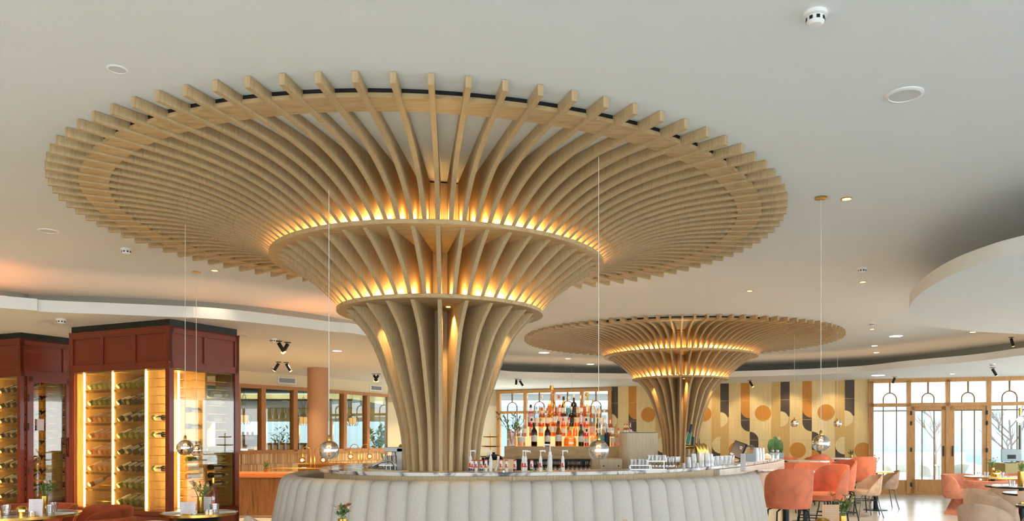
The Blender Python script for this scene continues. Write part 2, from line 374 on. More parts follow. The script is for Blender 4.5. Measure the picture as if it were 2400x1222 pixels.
# short return wall left of the bar windows and the bright opening
m=MB(); QA=Vector((-4.62,21.25)); MQ=wallM(QA,P0); LQ=(P0-QA).length
m.box(0,LQ*.22,0,.15,0,2.85,0,MQ); m.box(LQ*.72,LQ,0,.15,0,2.85,0,MQ); m.box(0,LQ,0,.15,2.35,2.85,0,MQ)
struct(m,'wall_corner',CREAM,'cream corner wall behind the near timber column')
# ---------------------------------------------------------------- left partition: window band into the next room
lw=[Vector((-8.4,13.9)),Vector((-6.9,17.1)),Vector((-5.75,18.75)),Vector((-4.62,21.25))]
m=MB(); fr=MB(); tl=MB()
lwr=thing('window_3','cherry framed internal window band above the booth','window',kind='structure')
pn=MB()
def onwall(px):
    for a,b in ((lw[0],lw[1]),(lw[1],lw[2]),(lw[2],lw[3])):
        t=spos(a,b,px)
        if -1e-3<=t<=(b-a).length+1e-3: return a,b,t
    return lw[0],lw[1],0
for a,b in zip(lw[:-1],lw[1:]):
    M=wallM(a,b); L=(b-a).length
    m.box(0,L,0,.15,2.56,2.85,0,M); m.box(0,L,.02,.15,0,1.05,1,M)
    fr.box(0,L,-.04,.1,2.49,2.57,0,M); fr.box(0,L,-.05,.1,1.04,1.12,0,M); pn.box(0,L,.03,.036,1.1,2.5,0,M)
    for i in range(int(L/.045)):
        for r_ in range(4): tl.box(i*.045,i*.045+.04,-.012-.006*random.random(),.02,.1+.24*r_,.33+.24*r_,random.randrange(3),M)
for p_ in (556,615,690,806,860,911):
    a,b,t=onwall(p_); fr.box(t-.055,t+.055,-.05,.1,1.08,2.52,0,wallM(a,b))
struct(m,'wall_partition',[CREAM,BEIGE],'cream partition wall above the internal windows')
fr.build('window_frame',FRAME2,lwr); pn.build('pane',glassmat('partition_glass',(240,240,232),.05),lwr)
tt=[mat('stick_tile_a',(208,170,112),.25),mat('stick_tile_b',(190,150,96),.3),mat('stick_tile_c',(224,190,136),.25)]
struct(tl,'trim_1',tt,'glazed vertical stick tiles below the internal windows')
for k,(px,py) in enumerate(((671,888),(880,909))):
    a,b,t=onwall(px); vt=MB(); vt.box(-.25,.25,-.03,0,-.075,.075,0); 
    t_=thing('air_vent','white framed wall grille '+('nearer the wine cabinet' if k==0 else 'farther along, beside the timber column'),'vent',group='wall grilles'); t_.matrix_world=wallM(a,b)@Matrix.Translation((t,0,2.705))
    vt.build('vent_frame',SOFT,t_); g=MB()
    for i in range(9): g.box(-.21,.21,-.036,-.028,-.048+.011*i,-.042+.011*i)
    g.build('slat',GREYM,t_)
# room beyond the partition
m=MB(); m.box(-14,-5.3,27,27.2,0,1.05,0); m.box(-14,-5.3,27,27.2,1.95,2.9,1); m.box(-12.0,-11.9,14,27,0,2.9,1)
for i in range(8): m.box(-13.6+i*1.15,-13.5+i*1.15,26.95,27.1,1.0,2.0,2)
struct(m,'wall_next_room',[BEIGE,noisemat('mural_olive',[(150,136,92),(190,172,120)],(1,1,1),2,.9),FRAME2],'olive back wall of the room behind the partition')
m=MB(); m.box(-12,-5.6,21.4,27,2.4,2.45); struct(m,'ceiling_next_room',mat('petrol_paint',(66,74,72),.8),'dark ceiling of the room behind the partition')
# column
m=MB(); m.lathe([(.21,0),(.21,HL)],40); struct(m,'wall_pillar',PINKC,'round clay coloured pillar in front of the internal windows',loc=(-5.02,16.4,0))
# outside: pale neighbouring building, awning and hedge
m=MB(); m.box(-30,50,42,44,-.1,3.1,0); struct(m,'wall_outside',mat('outside_render',(132,144,148),.9),'pale building across the terrace')
m=MB(); m.box(-9,9,29.5,33,2.95,3.05,0); m.box(9.5,22,24,28,3.05,3.15,0); struct(m,'ceiling_awning',mat('awning_cloth',(96,96,92),.8),'pale awning outside the windows')
# ================================================================ TIMBER TREE COLUMNS
RR,R1,R2=3.131,1.531,.956; Z1,Z2=3.04,2.586; TH=.034
def upper_z(r): s=(RR-r)/(RR-1.49); return 3.335-.30*s**3.8
def tree(T,ph,label,nm):
    root=thing('timber_tree_column',label,'column',(T[0],T[1],0),group='flared timber columns')
    # upper ribs
    rs=[1.27+.11*i for i in range(2)]+[1.49+(RR-1.49)*i/26 for i in range(27)]
    def topz(r): return 3.397
    def ribmesh(A,B):
        h=TH/2; mb=MB(); n=len(A)
        a=[(x,-h,z) for x,z in A]; b=[(x,-h,z) for x,z in B]; c=[(x,h,z) for x,z in A]; d=[(x,h,z) for x,z in B]
        mb.strip(a,b); mb.strip(c,d); mb.strip(a,c,0,False); mb.strip(b,d,0,False)
        mb.add([a[0],b[0],d[0],c[0]],[(0,1,2,3)]); mb.add([a[-1],b[-1],d[-1],c[-1]],[(0,1,2,3)]); return mb
    up=ribmesh([(r,Z1 if r<1.49 else upper_z(r)) for r in rs],[(r,topz(r)) for r in rs])
    zz=[Z2+(Z1-.035-Z2)*i/16 for i in range(17)]
    def rm(z): t=(z-Z2)/(Z1-.035-Z2); return .925+(1.455-.925)*(t*.72+.28*t**2.4)
    md=ribmesh([(.56,z) for z in zz],[(rm(z),z) for z in zz])
    prof=smooth([(.345,0),(.345,.7),(.352,1.1),(.392,1.5),(.505,1.9),(.665,2.31),(.875,Z2-.035)],5)
    lo=ribmesh([(.24,z) for r,z in prof],[(r,z) for r,z in prof])
    for nme,mb,N,b_ in (('upper_rib',up,96,0),('middle_rib',md,48,0),('lower_rib',lo,24,0)):
        first=None
        for k in range(N):
            th=ph-PI/2+2*PI*k/N
            if first is None: first=o=mb.build(nme,OAK,root)
            else: o=first.copy(); COL.objects.link(o); o.parent=root
            o.rotation_euler.z=th
    for nme,r_,z in (('upper_ring',R1,Z1),('lower_ring',R2,Z2)):
        g=MB(); g.lathe([(.1,z-.035),(r_-.004,z-.035),(r_,z-.031),(r_,z-.004),(r_-.004,z),(.1,z)],96); 
        for i in range(len(g.sm)): g.sm[i]=False
        g.build(nme,OAKH,root)
    g=MB(); n=96
    def ann(g,ri,ro,z0,z1,mi=0):
        c=lambda r,z:[(r*C(2*PI*i/n),r*S(2*PI*i/n),z) for i in range(n)]
        g.strip(c(ri,z0),c(ro,z0),mi,closed=True); g.strip(c(ri,z1),c(ro,z1),mi,closed=True); g.strip(c(ri,z0),c(ri,z1),mi,closed=True); g.strip(c(ro,z0),c(ro,z1),mi,closed=True)
    ann(g,2.72,2.92,3.348,3.374); g.build('ceiling_ring',OAKH,root)
    g=MB(); ann(g,2.71,2.915,3.374,3.4); g.build('gap_shade',BLACK,root)  # solid black ring stands in for the shade of the gap
    g=MB(); g.lathe([(1.30,Z1),(1.30,3.385)],96,sm=False); g.lathe([(.6,Z2),(.6,Z1-.035)],48,sm=False); g.lathe([(.28,0),(.28,Z2-.035)],24,sm=False); g.build('core',OAK,root)
    g=MB(); g.lathe([(1.28,3.385),(1.28,3.4)],96,sm=False); g.build('core_gap_shade',BLACK,root)  # thin black band painted for the shade above the core
    # up-lights in every bay behind the ring edges
    for nme,N,rr,z,e in (('upper_uplight',96,1.43,Z1+.03,1.9),('lower_uplight',48,.85,Z2+.03,2.3)):
        d=bpy.data.lights.new(nme,'POINT'); d.energy=e; d.color=(1,.57,.17); d.shadow_soft_size=.012
        g=MB()
        for k in range(N):
            th=ph-PI/2+2*PI*(k+.5)/N; light('POINT',(rr*C(th),rr*S(th),z),0,None,data=d,parent=root,name=nme+'_light')
            g.lathe([(.012,z-.022),(.012,z-.014)],8,cx=rr*C(th),cy=rr*S(th))
        o=g.build(nme+'s',mat('puck_glow',(255,200,120),.5,emit=(255,190,100),es=4),root); o['kind']='stuff'
    d=bpy.data.lights.new('column_downlight','SPOT'); d.energy=34; d.color=(1,.62,.24); d.shadow_soft_size=.02; d.spot_size=R(75); d.spot_blend=.6
    g=MB()
    for k in range(6):
        th=ph-PI/2+2*PI*(4*k+.5)/24; light('SPOT',(.52*C(th),.52*S(th),Z2-.05),0,None,data=d,parent=root,look=(0,0,-1),name='column_downlight_light')
        g.lathe([(.018,Z2-.042),(.018,Z2-.036)],10,cx=.52*C(th),cy=.52*S(th))
    g.build('column_downlights',mat('puck_glow'),root)
    return root
tree(T1,.1298,'large flared oak rib column nearest the camera, rising through the bar counter','near')
tree(T2,-.1404,'smaller looking flared oak rib column farther back at the end of the bar','far')
# ================================================================ BAR
BO=smooth([(3.45,12.1),(2.9,10.7),(2.14,9.15),(1.78,8.5),(1.18,7.6),(.62,7.13),(0,6.86),(-.6,6.74),(-1.2,6.74),(-1.65,6.88),(-2.03,7.2),(-2.32,7.65),(-2.43,8.2),(-2.4,8.8),(-2.2,9.4),(-1.95,10.1)],6)
BI=offset(BO,-.42); 
bar=thing('bar_counter','long curved bar counter with veined marble top and fluted pale timber front','bar',(BO[0][0],BO[0][1],0))
bx,by=BO[0]
def band(path_o,path_i,z0,z1,mi=0):
    mb=MB(); o0=[(x-bx,y-by,z0) for x,y in path_o]; o1=[(x-bx,y-by,z1) for x,y in path_o]; i0=[(x-bx,y-by,z0) for x,y in path_i]; i1=[(x-bx,y-by,z1) for x,y in path_i]
    mb.strip(o0,o1,mi,True); mb.strip(i0,i1,mi,True); mb.strip(o0,i0,mi); mb.strip(o1,i1,mi)
    for k in (0,-1): mb.add([o0[k],o1[k],i1[k],i0[k]],[(0,1,2,3)],mi)
    return mb
if ((BI[20][0]-T1[0])**2+(BI[20][1]-T1[1])**2)>((BO[20][0]-T1[0])**2+(BO[20][1]-T1[1])**2): SG=1
else: SG=-1
INN=lambda d: offset(BO,SG*d)
band(INN(0),INN(.42),1.068,1.1).build('marble_top',MARBLE,bar,bevel=.004)
fl=MB()   # fluted front: rounded vertical strips
fo=offset(BO,SG*.05); acc=0; 
P_=[Vector(p) for p in fo]; strips=[]
for i in range(len(P_)-1):
    L=(P_[i+1]-P_[i]).length; a=math.atan2((P_[i+1]-P_[i]).y,(P_[i+1]-P_[i]).x)
    while acc<L:
        c=P_[i]+(P_[i+1]-P_[i])*(acc/L); M=Matrix.Translation((c.x-bx,c.y-by,0))@Matrix.Rotation(a,4,'Z')
        fl.box(-.0142,.0142,-.004,.009,.08,1.068,0,M); acc+=.03
    acc-=L
fl.build('fluted_front',PANELW,bar)
band(INN(.06),INN(.1),0,1.068).build('carcass',PALE,bar)
band(INN(.42),INN(.75),.90,.93).build('inner_shelf',STEEL,bar)
# white stone clad right section
k_=20; RO=BO[:k_]
band(offset(RO,-SG*.012),offset(RO,SG*.06),.78,1.062).build('stone_cladding',noisemat('white_stone',[(214,206,190),(236,230,218)],(20,20,.5),3,.3,3),bar)
band(offset(RO,-SG*.02),offset(RO,SG*.06),.955,.965).build('stone_joint',mat('joint',(190,176,150),.6),bar)
# banquette
BQ=smooth([(2.02,8.15),(1.83,7.72),(1.45,7.2),(.9,6.75),(.2,6.5),(-.6,6.4),(-1.3,6.44),(-1.9,6.66),(-2.35,7.05),(-2.62,7.6),(-2.72,8.2),(-2.62,8.9),(-2.35,9.6)],10)
def banquette():
    # resample to channels of .165 m
    P=[Vector(p) for p in BQ]; Ls=[0]
    for a,b in zip(P[:-1],P[1:]): Ls.append(Ls[-1]+(b-a).length)
    tot=Ls[-1]; N=int(tot/.165); K=9
    def at(s):
        for i in range(len(P)-1):
            if Ls[i+1]>=s: t=(s-Ls[i])/(Ls[i+1]-Ls[i]); d=(P[i+1]-P[i]).normalized(); return P[i]+(P[i+1]-P[i])*t,d
        return P[-1],(P[-1]-P[-2]).normalized()
    root=thing('banquette','long curved pale linen banquette with vertical channels in front of the bar','sofa',(P[0].x,P[0].y,0)); ox,oy=P[0]
    # cross-section: (outward offset, height, bulge share)
    sec=[(-.10,.40,0),(-.10,.95,0),(-.09,1.015,.1),(-.055,1.045,.35),(-.015,1.05,.6),(.03,1.035,.85),(.062,1.0,1),(.085,.93,1),(.11,.8,1),(.14,.65,1),(.165,.5,1),(.18,.42,1)]
    rows=[]
    for i in range(N*K+1):
        s=tot*i/(N*K); p,d=at(s); n=Vector((d.y,-d.x))  # outward candidate
        c=Vector((-.4,8.6)); 
        if (p+n*.1-c).length<(p-c).length: n=-n
        ph=(i%K)/K; b=abs(S(PI*i/K))**.42; 
        rows.append([(p.x+n.x*(o+.038*(b-1)*w)-ox,p.y+n.y*(o+.038*(b-1)*w)-oy,z+.02*(b-1)*w*(1 if o<.05 else 0)) for o,z,w in sec])
    mb=MB()
    for a,b in zip(rows[:-1],rows[1:]): mb.strip(a,b,0,True)
    mb.add(rows[0],[tuple(range(len(sec)))]); mb.add(rows[-1],[tuple(range(len(sec)))])
    mb.build('channelled_backrest',LINEN,root)
    def ribbon(o0,o1,z0,z1,name,mt):
        mm=MB(); q=[[],[],[],[]]
        for i in range(0,61):
            p,d=at(tot*i/60); n=Vector((d.y,-d.x)); c=Vector((-.4,8.6))
            if (p+n*.1-c).length<(p-c).length: n=-n
            for j,(o,z) in enumerate(((o0,z0),(o1,z0),(o1,z1),(o0,z1))): q[j].append((p.x+n.x*o-ox,p.y+n.y*o-oy,z))
        for j in range(4): mm.strip(q[j],q[(j+1)%4],0,True)
        for k in (0,-1): mm.add([q[j][k] for j in range(4)],[(0,1,2,3)])
        mm.build(name,mt,root,bevel=.02 if 'seat' in name else 0)
    ribbon(-.08,.62,.28,.44,'seat_cushion',LINEN); ribbon(-.08,.55,0,.28,'plinth',WALNUT)
banquette()
cb=MB(); n_=12
def cushion(mb,w,h,d):
    A=[];
    g=lambda u,v,s:((u*w/2)*(1-.08*v*v),s*d/2*max(0,(1-u*u)*(1-v*v))**.35,(v*h/2)*(1-.08*u*u))
    for s in (-1,1):
        vs=[g(-1+2*i/n_,-1+2*j/n_,s) for j in range(n_+1) for i in range(n_+1)]
        mb.add(vs,[(j*(n_+1)+i,j*(n_+1)+i+1,(j+1)*(n_+1)+i+1,(j+1)*(n_+1)+i) for j in range(n_) for i in range(n_)],0,True)
cushion(cb,.38,.36,.14); o=cb.build('scatter_cushion',mat('cushion_taupe',(196,180,166),.9,sheen=.3)); o.location=(X(604,6.35),6.35,.565); o.rotation_euler=(.35,.5,-.5); tag(o,'taupe scatter cushion leaning at the left end of the linen banquette','cushion')
# ================================================================ CEILING FITTINGS
def at(px,D,z): return (X(px,D),D,z)
def dz(py,z): return (z-EYE)*F/(PY-py)
def mk_det():
    t=thing('smoke_detector','x','smoke detector')
    a=MB(); a.lathe([(.055,0),(.055,-.018),(.045,-.022)],24); a.build('base',SOFT,t)
    b=MB(); b.lathe([(.042,-.022),(.042,-.045),(.03,-.058),(.012,-.06)],24); c=b.build('sensor_head',SOFT,t)
    g=MB()
    for i in range(8): q=2*PI*i/8; g.box(.041,.0435,-.008,.008,-.043,-.027,0,Matrix.Rotation(q,4,'Z'))
    g.build('slot',DARK,c); return t
K=Kind(mk_det)
for px,py,z,lab in ((1911,30,HC,'largest white smoke detector, upper right of the ceiling'),(296,583,HC,'white smoke detector left of the near column canopy'),(2021,628,HC,'white smoke detector beside the floating ceiling slab'),(2043,757,HC,'small white smoke detector right of the far column canopy'),(143,748,HL,'white smoke detector on the lowered ceiling above the wine cabinets'),(640,794,HL,'white detector on the lowered ceiling next to a lit black spotlight'),(641,861,HL,'small white detector on the lowered ceiling left of the clay pillar'),(2326,853,HL,'white detector on the lowered ceiling above the garden doors')):
    K.put((*at(px,dz(py,z),z)[:2],z),0,lab,'smoke detectors',scale=1.0)
def mk_disc():
    t=thing('ceiling_speaker','x','ceiling speaker'); a=MB(); a.lathe([(.105,0),(.105,-.006),(.088,-.012),(.086,-.004)],40); a.build('trim_ring',SOFT,t)
    b=MB(); b.lathe([(.086,-.005),(.086,-.007)],40); b.build('grille',mat('grille_white',(216,218,220),.7,bump=.3,bs=400),t); return t
K=Kind(mk_disc)
for px,py,z,s,lab in ((2120,221,HC,1,'round white ceiling speaker at the upper right'),(275,162,HC,.5,'small round white ceiling plate at the upper left'),(113,541,HC,.85,'round white ceiling speaker left of the near canopy'),(573,787,HL,.6,'small white ceiling disc right of the near wine cabinet')):
    D=dz(py,z); K.put((X(px,D),D,z),0,lab,'ceiling discs',scale=s)
def mk_dl(): 
    t=thing('recessed_downlight','x','downlight'); a=MB(); a.lathe([(.048,0),(.048,-.004),(.036,-.006),(.035,.0)],28); a.build('trim_ring',BRASS,t)
    b=MB(); b.lathe([(.034,-.001),(.034,-.003)],24); b.build('lamp_face',WARM,t); return t
K=Kind(mk_dl)
for i,(px,py,z,lab) in enumerate(((1984,466,HC,'brass rimmed recessed downlight next to the pendant canopy'),(503,634,HC,'brass rimmed recessed downlight left of the near column'),(2022,661,HC,'brass rimmed recessed downlight under the detector by the floating slab'),(2044,772,HC,'tiny brass downlight right of the far canopy'),(1757,682,HC,'small recessed downlight between the two timber canopies'))):
    D=dz(py,z); K.put((X(px,D),D,z),0,lab,'brass downlights'); light('SPOT',(X(px,D),D,z-.03),(260 if px==1757 else 12),(1,.8,.55),.03,(0,0,-1),ang=R(90))
def mk_wl():
    t=thing('round_downlight','x','downlight'); a=MB(); a.lathe([(.13,0),(.13,-.004)],28); a.build('trim_ring',SOFT,t); b=MB(); b.lathe([(.12,-.004),(.12,-.006)],24); b.build('diffuser',DL,t); return t
K=Kind(mk_wl)
for px,py,z,s,lab in ((1275,827,HC,1,'wide bright round downlight left of the far canopy'),(1331,841,HC,.5,'small bright round downlight left of the far canopy, middle of three'),(1384,854,HC,.8,'bright round downlight nearest the far column ring'),(2100,788,HC,1,'bright round downlight right of the far canopy'),(2050,811,HC,.5,'small bright downlight right of the far canopy rim'),(2054,827,HC,.5,'small bright downlight nearest the cove on the right'),(2058,880,HL,1.2,'bright round downlight on the lowered ceiling before the mural wall'),(790,823,HL,.6,'pale round downlight on the lowered ceiling left of the near column'),(2232,877,HL,.4,'tiny downlight on the lowered ceiling above the garden doors'),(2280,779,HC,.4,'tiny downlight beyond the floating slab')):
    D=dz(py,z); K.put((X(px,D),D,z),0,lab,'white downlights',scale=s)
# unseen ceiling lamps with fittings, added to raise the room's warm bounce light
K2=Kind(lambda: mk_wl())
for i,(x,y) in enumerate([(-4,-5),(0,-5),(4,-5),(8,-5),(-7,-1),(-3.5,-1),(0,-1),(3.5,-1),(7,-1),(-7,3),(8,3),(12,1),(12,6),(12,-4),(-7,5),(6,12),(9,11),(-2.5,13)]):
    K2.put((x,y,HC),0,'added unseen fill downlight over the dining floor, %s of the %s'%(ORD[i%10],('front rows','back rows')[i//10]),'added unseen fill downlights'); light('SPOT',(x,y,HC-.02),(5 if x>-3 and y<9 else 125 if x<-5 else 400),((1,.93,.84) if x>-3 and y<10 else (1,.80,.56)),.12,(0,0,-1),ang=R(130))
def mk_spot():
    t=thing('ceiling_spotlight','x','spotlight'); a=MB(); a.lathe([(.05,0),(.05,-.008)],20); a.build('ceiling_plate',BLACK,t)
    M=Matrix.Translation((0,0,-.03))@Matrix.Rotation(R(32),4,'Y'); b=MB(); b.lathe([(.006,.03),(.006,0)],8); b.lathe([(.028,0),(.028,-.16)],18,M=M); b.build('barrel',BLACK,t)
    g=MB(); g.lathe([(.024,-.161),(.024,-.165)],16,M=M); g.build('lamp_face',WARM,t); return t
K=Kind(mk_spot)
for px,py,rz,lab in ((653,800,PI,'lit black ceiling spotlight right of the wine cabinet, nearest the camera'),(674,803,.3*PI,'black ceiling spotlight pointing down beside the lit one'),(653,849,0,'black ceiling spotlight left of the clay pillar, left of its pair'),(671,850,PI,'black ceiling spotlight left of the clay pillar, right of its pair'),(876,877,PI,'black ceiling spotlight near the flared column, left of its pair'),(887,877,.2,'lit black ceiling spotlight near the flared column, right of its pair'),(1210,889,PI/2,'black ceiling spotlight above the bar windows, left of its pair'),(1218,890,PI,'black ceiling spotlight above the bar windows, right of its pair'),(1757,892,PI*.8,'black spotlight at the top of the mural wall'),(2097,884,.5,'spotlight above the left end of the garden doors'),(2326,862,PI,'lit brass toned spotlight above the garden doors'),(2370,791,PI*1.2,'lit spotlight beyond the floating ceiling slab')):
    z=HL if py!=791 else HC; D=dz(py,z); K.put((X(px,D),D,z),rz,lab,'ceiling spotlights')
for px,py in ((653,800),(887,877)): D=dz(py,HL); light('SPOT',(X(px,D),D,HL-.2),60,(1,.8,.5),.03,(-.3,.5,-1),ang=R(80))
for s_ in (.62,.72,.82,.92): 
    p_=P0+(P1-P0)*s_; light('SPOT',(p_.x-.35,p_.y-.8,HL-.06),26,(1,.76,.42),.04,(.35,.9,-1.3),ang=R(80))
for x_,y_ in ((-4.2,18.5),(-6,13.5),(-5.2,15.2),(-3.3,13.8),(-3.6,20.5),(-7.5,12.9),(-8.5,9.6),(-6.9,9.2),(-5.6,11.9),(-3.6,11.8)): light('SPOT',(x_,y_,HL-.05),110,(1,.74,.42),.05,(0,0,-1),ang=R(110))  # warm spots without fittings, added to brighten the ceiling around by bounce
# ================================================================ GLOBE PENDANTS
def mk_pend(cord):
    t=thing('globe_pendant','x','pendant lamp'); g=MB(); g.sphere((0,0,0),.072,28,18,z0=-.86,z1=.97); g.build('globe_shade',SHADEG,t)
    c=MB(); c.lathe([(.012,.066),(.012,.1),(.005,.11)],12); c.build('cap',BRASS,t)
    b=MB(); b.sphere((0,0,.012),.016,14,10); b.lathe([(.02,.05),(.022,.04),(.014,.034)],14); b.build('bulb',mat('globe_bulb',(255,220,150),.5,emit=(255,200,110),es=3),t)
    k=MB(); k.lathe([(.0028,.1),(.0028,cord)],6); k.build('cord',mat('cord_white',(220,214,204),.6),t); light('POINT',(0,0,-.03),3,(1,.72,.36),.02,parent=t); return t
for px,D,py,top,lab in ((1924,6.55,1040,3.385,'mirrored gold globe pendant hanging over the bar stools'),(771,5.72,1056,3.335,'smoked gold globe pendant hanging left of the near column'),(1403,5.42,1056,3.335,'gold globe pendant hanging in front of the bar bottles'),(434,7.04,1050,3.335,'larger looking of the two gold globes before the wine cabinet'),(460,9.5,1057,3.395,'smaller looking of the two gold globes before the wine cabinet'),(1862,14.6,993,3.335,'small gold globe pendant before the mural wall, left one'),(1963,14.4,994,3.335,'small gold globe pendant before the mural wall, right one'),(1291,18.2,1010,3.395,'distant globe pendant on a thin cord left of the bottle display peak'),(1340,16.8,1010,3.335,'distant globe pendant on a thin cord behind the bottle display')):
    z=Z(py,D); t=mk_pend(top-z); t.location=(X(px,D),D,z); t['label']=lab; t['group']='globe pendants'
    if px in (1924,460): 
        g=MB(); g.lathe([(.05,top-z+.012),(.05,top-z),(.01,top-z-.008)],20); g.build('canopy',BRASS,t)
# ================================================================ SEATING
def shell(W_,D_,H,th,phm,z0,p=3.4,q=2.5,flare=.06,tuck=.16,mt=None,n=40,m=12,lean=0):
    mb=MB(); o=[];i_=[]
    for a in range(n+1):
        ph=-phm+2*phm*a/n; h=H*max(.02,(1-abs(ph/phm)**p))**(1/q)
        ro=[];ri=[]
        for b in range(m+1):
            t=b/m; z=z0+h*t; k=1+flare*(h*t/H)-tuck*(1-min(1,h*t/(.22*H+1e-6)))**2*.5
            for L,d in ((ro,0),(ri,th)): L.append(((W_/2*k-d)*S(ph),(D_/2*k-d)*C(ph)+lean*h*t/H,z if b or not d else z+.0))
        o.append(ro); i_.append(ri)
    for a in range(n): mb.strip(o[a],o[a+1],0,True); mb.strip(i_[a],i_[a+1],0,True)
    mb.strip([r[-1] for r in o],[r[-1] for r in i_],0,True); mb.strip([r[0] for r in o],[r[0] for r in i_],0,True)
    mb.strip(o[0],i_[0],0,True); mb.strip(o[-1],i_[-1],0,True)
    return mb,[( (r[-1][0]+s[-1][0])/2,(r[-1][1]+s[-1][1])/2,r[-1][2]) for r,s in zip(o,i_)]
def seatpad(W_,D_,z0,z1): 
    mb=MB(); mb.lathe([(.30*W_,z0),(.46*W_,z0+.005),(.5*W_,z0+.03),(.5*W_,z1-.03),(.46*W_,z1-.005),(.3*W_,z1)],32,sx=1,sy=D_/W_); return mb
def mk_stool(mt,metal,hs=.62,name='bar_stool',top=.43,foot=True,cat='stool',wide=.5,splay=.2):
    t=thing(name,'x',cat); sb,rim=shell(wide,wide*.92,top,.03,R(112),hs-.06,p=(3.0 if hs>.5 else 2.1),q=(2.4 if hs>.5 else 1.5),flare=.05,lean=.03); sb.build('backrest',mt,t)
    pp=MB(); pp.tube(rim,.006,6); pp.build('piping',mt,t)
    seatpad(wide*.9,wide*.9,hs-.06,hs+.04).build('seat',mt,t)
    for sx in (-1,1):
        for sy in (-1,1):
            l=MB(); l.tube([(sx*.12,sy*.10,hs-.065),(sx*.17,sy*.15,hs-.09),(sx*(.17+splay*.12*hs),sy*(.15+splay*.2*hs),hs*.5),(sx*.235,sy*.22,.0)],.0095,8); l.build('leg',metal,t)
    if foot: f=MB(); f.tube([(a*.205,b*.19,.24) for a,b in ((-1,-1),(1,-1),(1,1),(-1,1))],.008,8,closed=True); f.build('footrest',metal,t)
    return t
K=Kind(lambda: mk_stool(CORAL,DARK))
for px,D,rz,lab in ((1847,9.05,PI+.05,'coral velvet bar stool nearest the camera, its back turned to us'),(1936,10.15,-1.1,'second coral bar stool from the front, open side facing left'),(1908,11.4,PI-.35,'coral bar stool seen from behind between the two nearest ones'),(1962,12.1,-1.15,'third coral bar stool along the aisle, turned to the high table'),(1922,14.4,PI-.5,'coral bar stool in the middle of the row, back rounded above the table'),(2016,14.5,PI+.12,'pinkish coral bar stool nearest the garden doors, standing clear on its legs'),(1908,16.6,-2.6,'farthest coral bar stool, only its top showing under the ochre circle'),(1842,14.9,2.6,'coral bar stool mostly hidden behind the right end of the bar')):
    K.put((X(px,D),D,0),rz,lab,'coral bar stools',scale=1.06)
def mk_chair(mt,metal,nm='shell_chair'): return mk_stool(mt,metal,.45,nm,.36,False,'chair',.54,.2)
KS=Kind(lambda: mk_chair(SAND,GREYM))
for px,D,rz,lab in ((343,6.35,PI+.55,'sand velvet shell chair in front of the near wine cabinet'),(2028,13.9,-1.5,'sand shell chair by the small table left of the garden doors, nearer one'),(2072,15.6,-1.7,'sand shell chair by the small table left of the garden doors, farther one'),(2330,9.1,2.1,'sand shell chair at the right, middle of three in a row'),(2315,10.15,2.0,'sand shell chair at the right, rearmost of three in a row'),(2318,7.86,2.2,'sand shell chair at the right nearest the camera'),(2362,11.3,2.8,'sand shell chair half hidden behind the dark round table'),(2420,8.3,-1.9,'sand shell chair cut by the right edge of the photo')):
    KS.put((X(px,D),D,0),rz,lab,'sand shell chairs')
def mk_arm(mt):
    t=thing('tub_armchair','x','armchair'); sb,rim=shell(.66,.60,.42,.05,R(128),.30,p=9,q=1.6,flare=.1,tuck=.2); sb.build('backrest',mt,t); pp=MB(); pp.tube(rim,.012,6); pp.build('piping',mt,t)
    seatpad(.58,.54,.30,.46).build('seat',mt,t); b=MB(); b.lathe([(.29,0),(.29,.01),(.16,.30)],4,sm=False,M=Matrix.Rotation(PI/4,4,'Z')); b.build('flared_base',BLUSH,t); return t
KA=Kind(lambda: mk_arm(BLUSH))
for px,D,rz,lab in ((2254,14.3,.45,'blush tub armchair on a flared base nearest the garden doors'),(2318,12.35,2.6,'blush tub armchair seen from behind at the laid table by the doors'),(2372,14.6,.4,'blush tub armchair on the far side of the laid table')):
    KA.put((X(px,D),D,0),rz,lab,'blush tub armchairs')
KR=Kind(lambda: mk_arm(RUST))
for px,D,rz,lab in ((60,5.75,PI+.02,'rust velvet tub chair at the bottom left, its wide back nearest the camera'),(205,6.6,PI+.75,'rust velvet tub chair right of the left table, its side to the camera'),(84,7.8,.1,'rust velvet tub chair on the far side of the left table'),(222,7.55,-.9,'rust velvet tub chair half hidden behind another one, before the near cabinet')):
    KR.put((X(px,D),D,0),rz,lab,'rust tub chairs')
# ================================================================ TABLES
def mk_table(r=.36,h=.75,top=MARBLE,edge=BRASS,ped=DARK,nm='round_table',flat=False):
    t=thing(nm,'x','table'); a=MB(); a.lathe([(r-.01,h-.02),(r-.004,h-.018),(r-.004,h),(0,h)],48); a.build('tabletop',top,t)
    e=MB(); n=48; c=lambda q,z:[(q*C(2*PI*i/n),q*S(2*PI*i/n),z) for i in range(n)]
    e.strip(c(r,h-.022),c(r,h+.001),0,True,closed=True); e.strip(c(r-.004,h+.001),c(r,h+.001),closed=True); e.strip(c(r-.02,h-.022),c(r,h-.022),closed=True); e.build('edge_band',edge,t)
    p=MB(); p.lathe([(.22,0),(.22,.012),(.05,.02),(.04,.03),(.04,h-.04),(.12,h-.022)],28) if not flat else p.lathe([(.2,0),(.2,.012),(.1,.2),(.05,.42),(.1,.62),(.22,h-.022)],28); p.build('pedestal',ped,t); return t
TB={}
def table(key,px,D,r,lab,h=.75,**k): t=mk_table(r,h,**k); t.location=(X(px,D),D,0); t['label']=lab; TB[key]=(X(px,D),D,h); return t
TOPD=mat('smoked_table_top',(176,170,160),.12)
table('L1',45,6.72,.46,'round brass edged table with rust tub chairs at the bottom left',flat=True)
table('L2',466,6.85,.305,'round brass edged table before the near wine cabinet',flat=True)
table('R1',2328,13.15,.44,'round white laid table beside the garden doors',top=mat('white_top',(232,228,222),.2))
table('R2',2395,10.6,.44,'dark edged round table at the right with a glass and a brass vase',top=TOPD,edge=DARK)
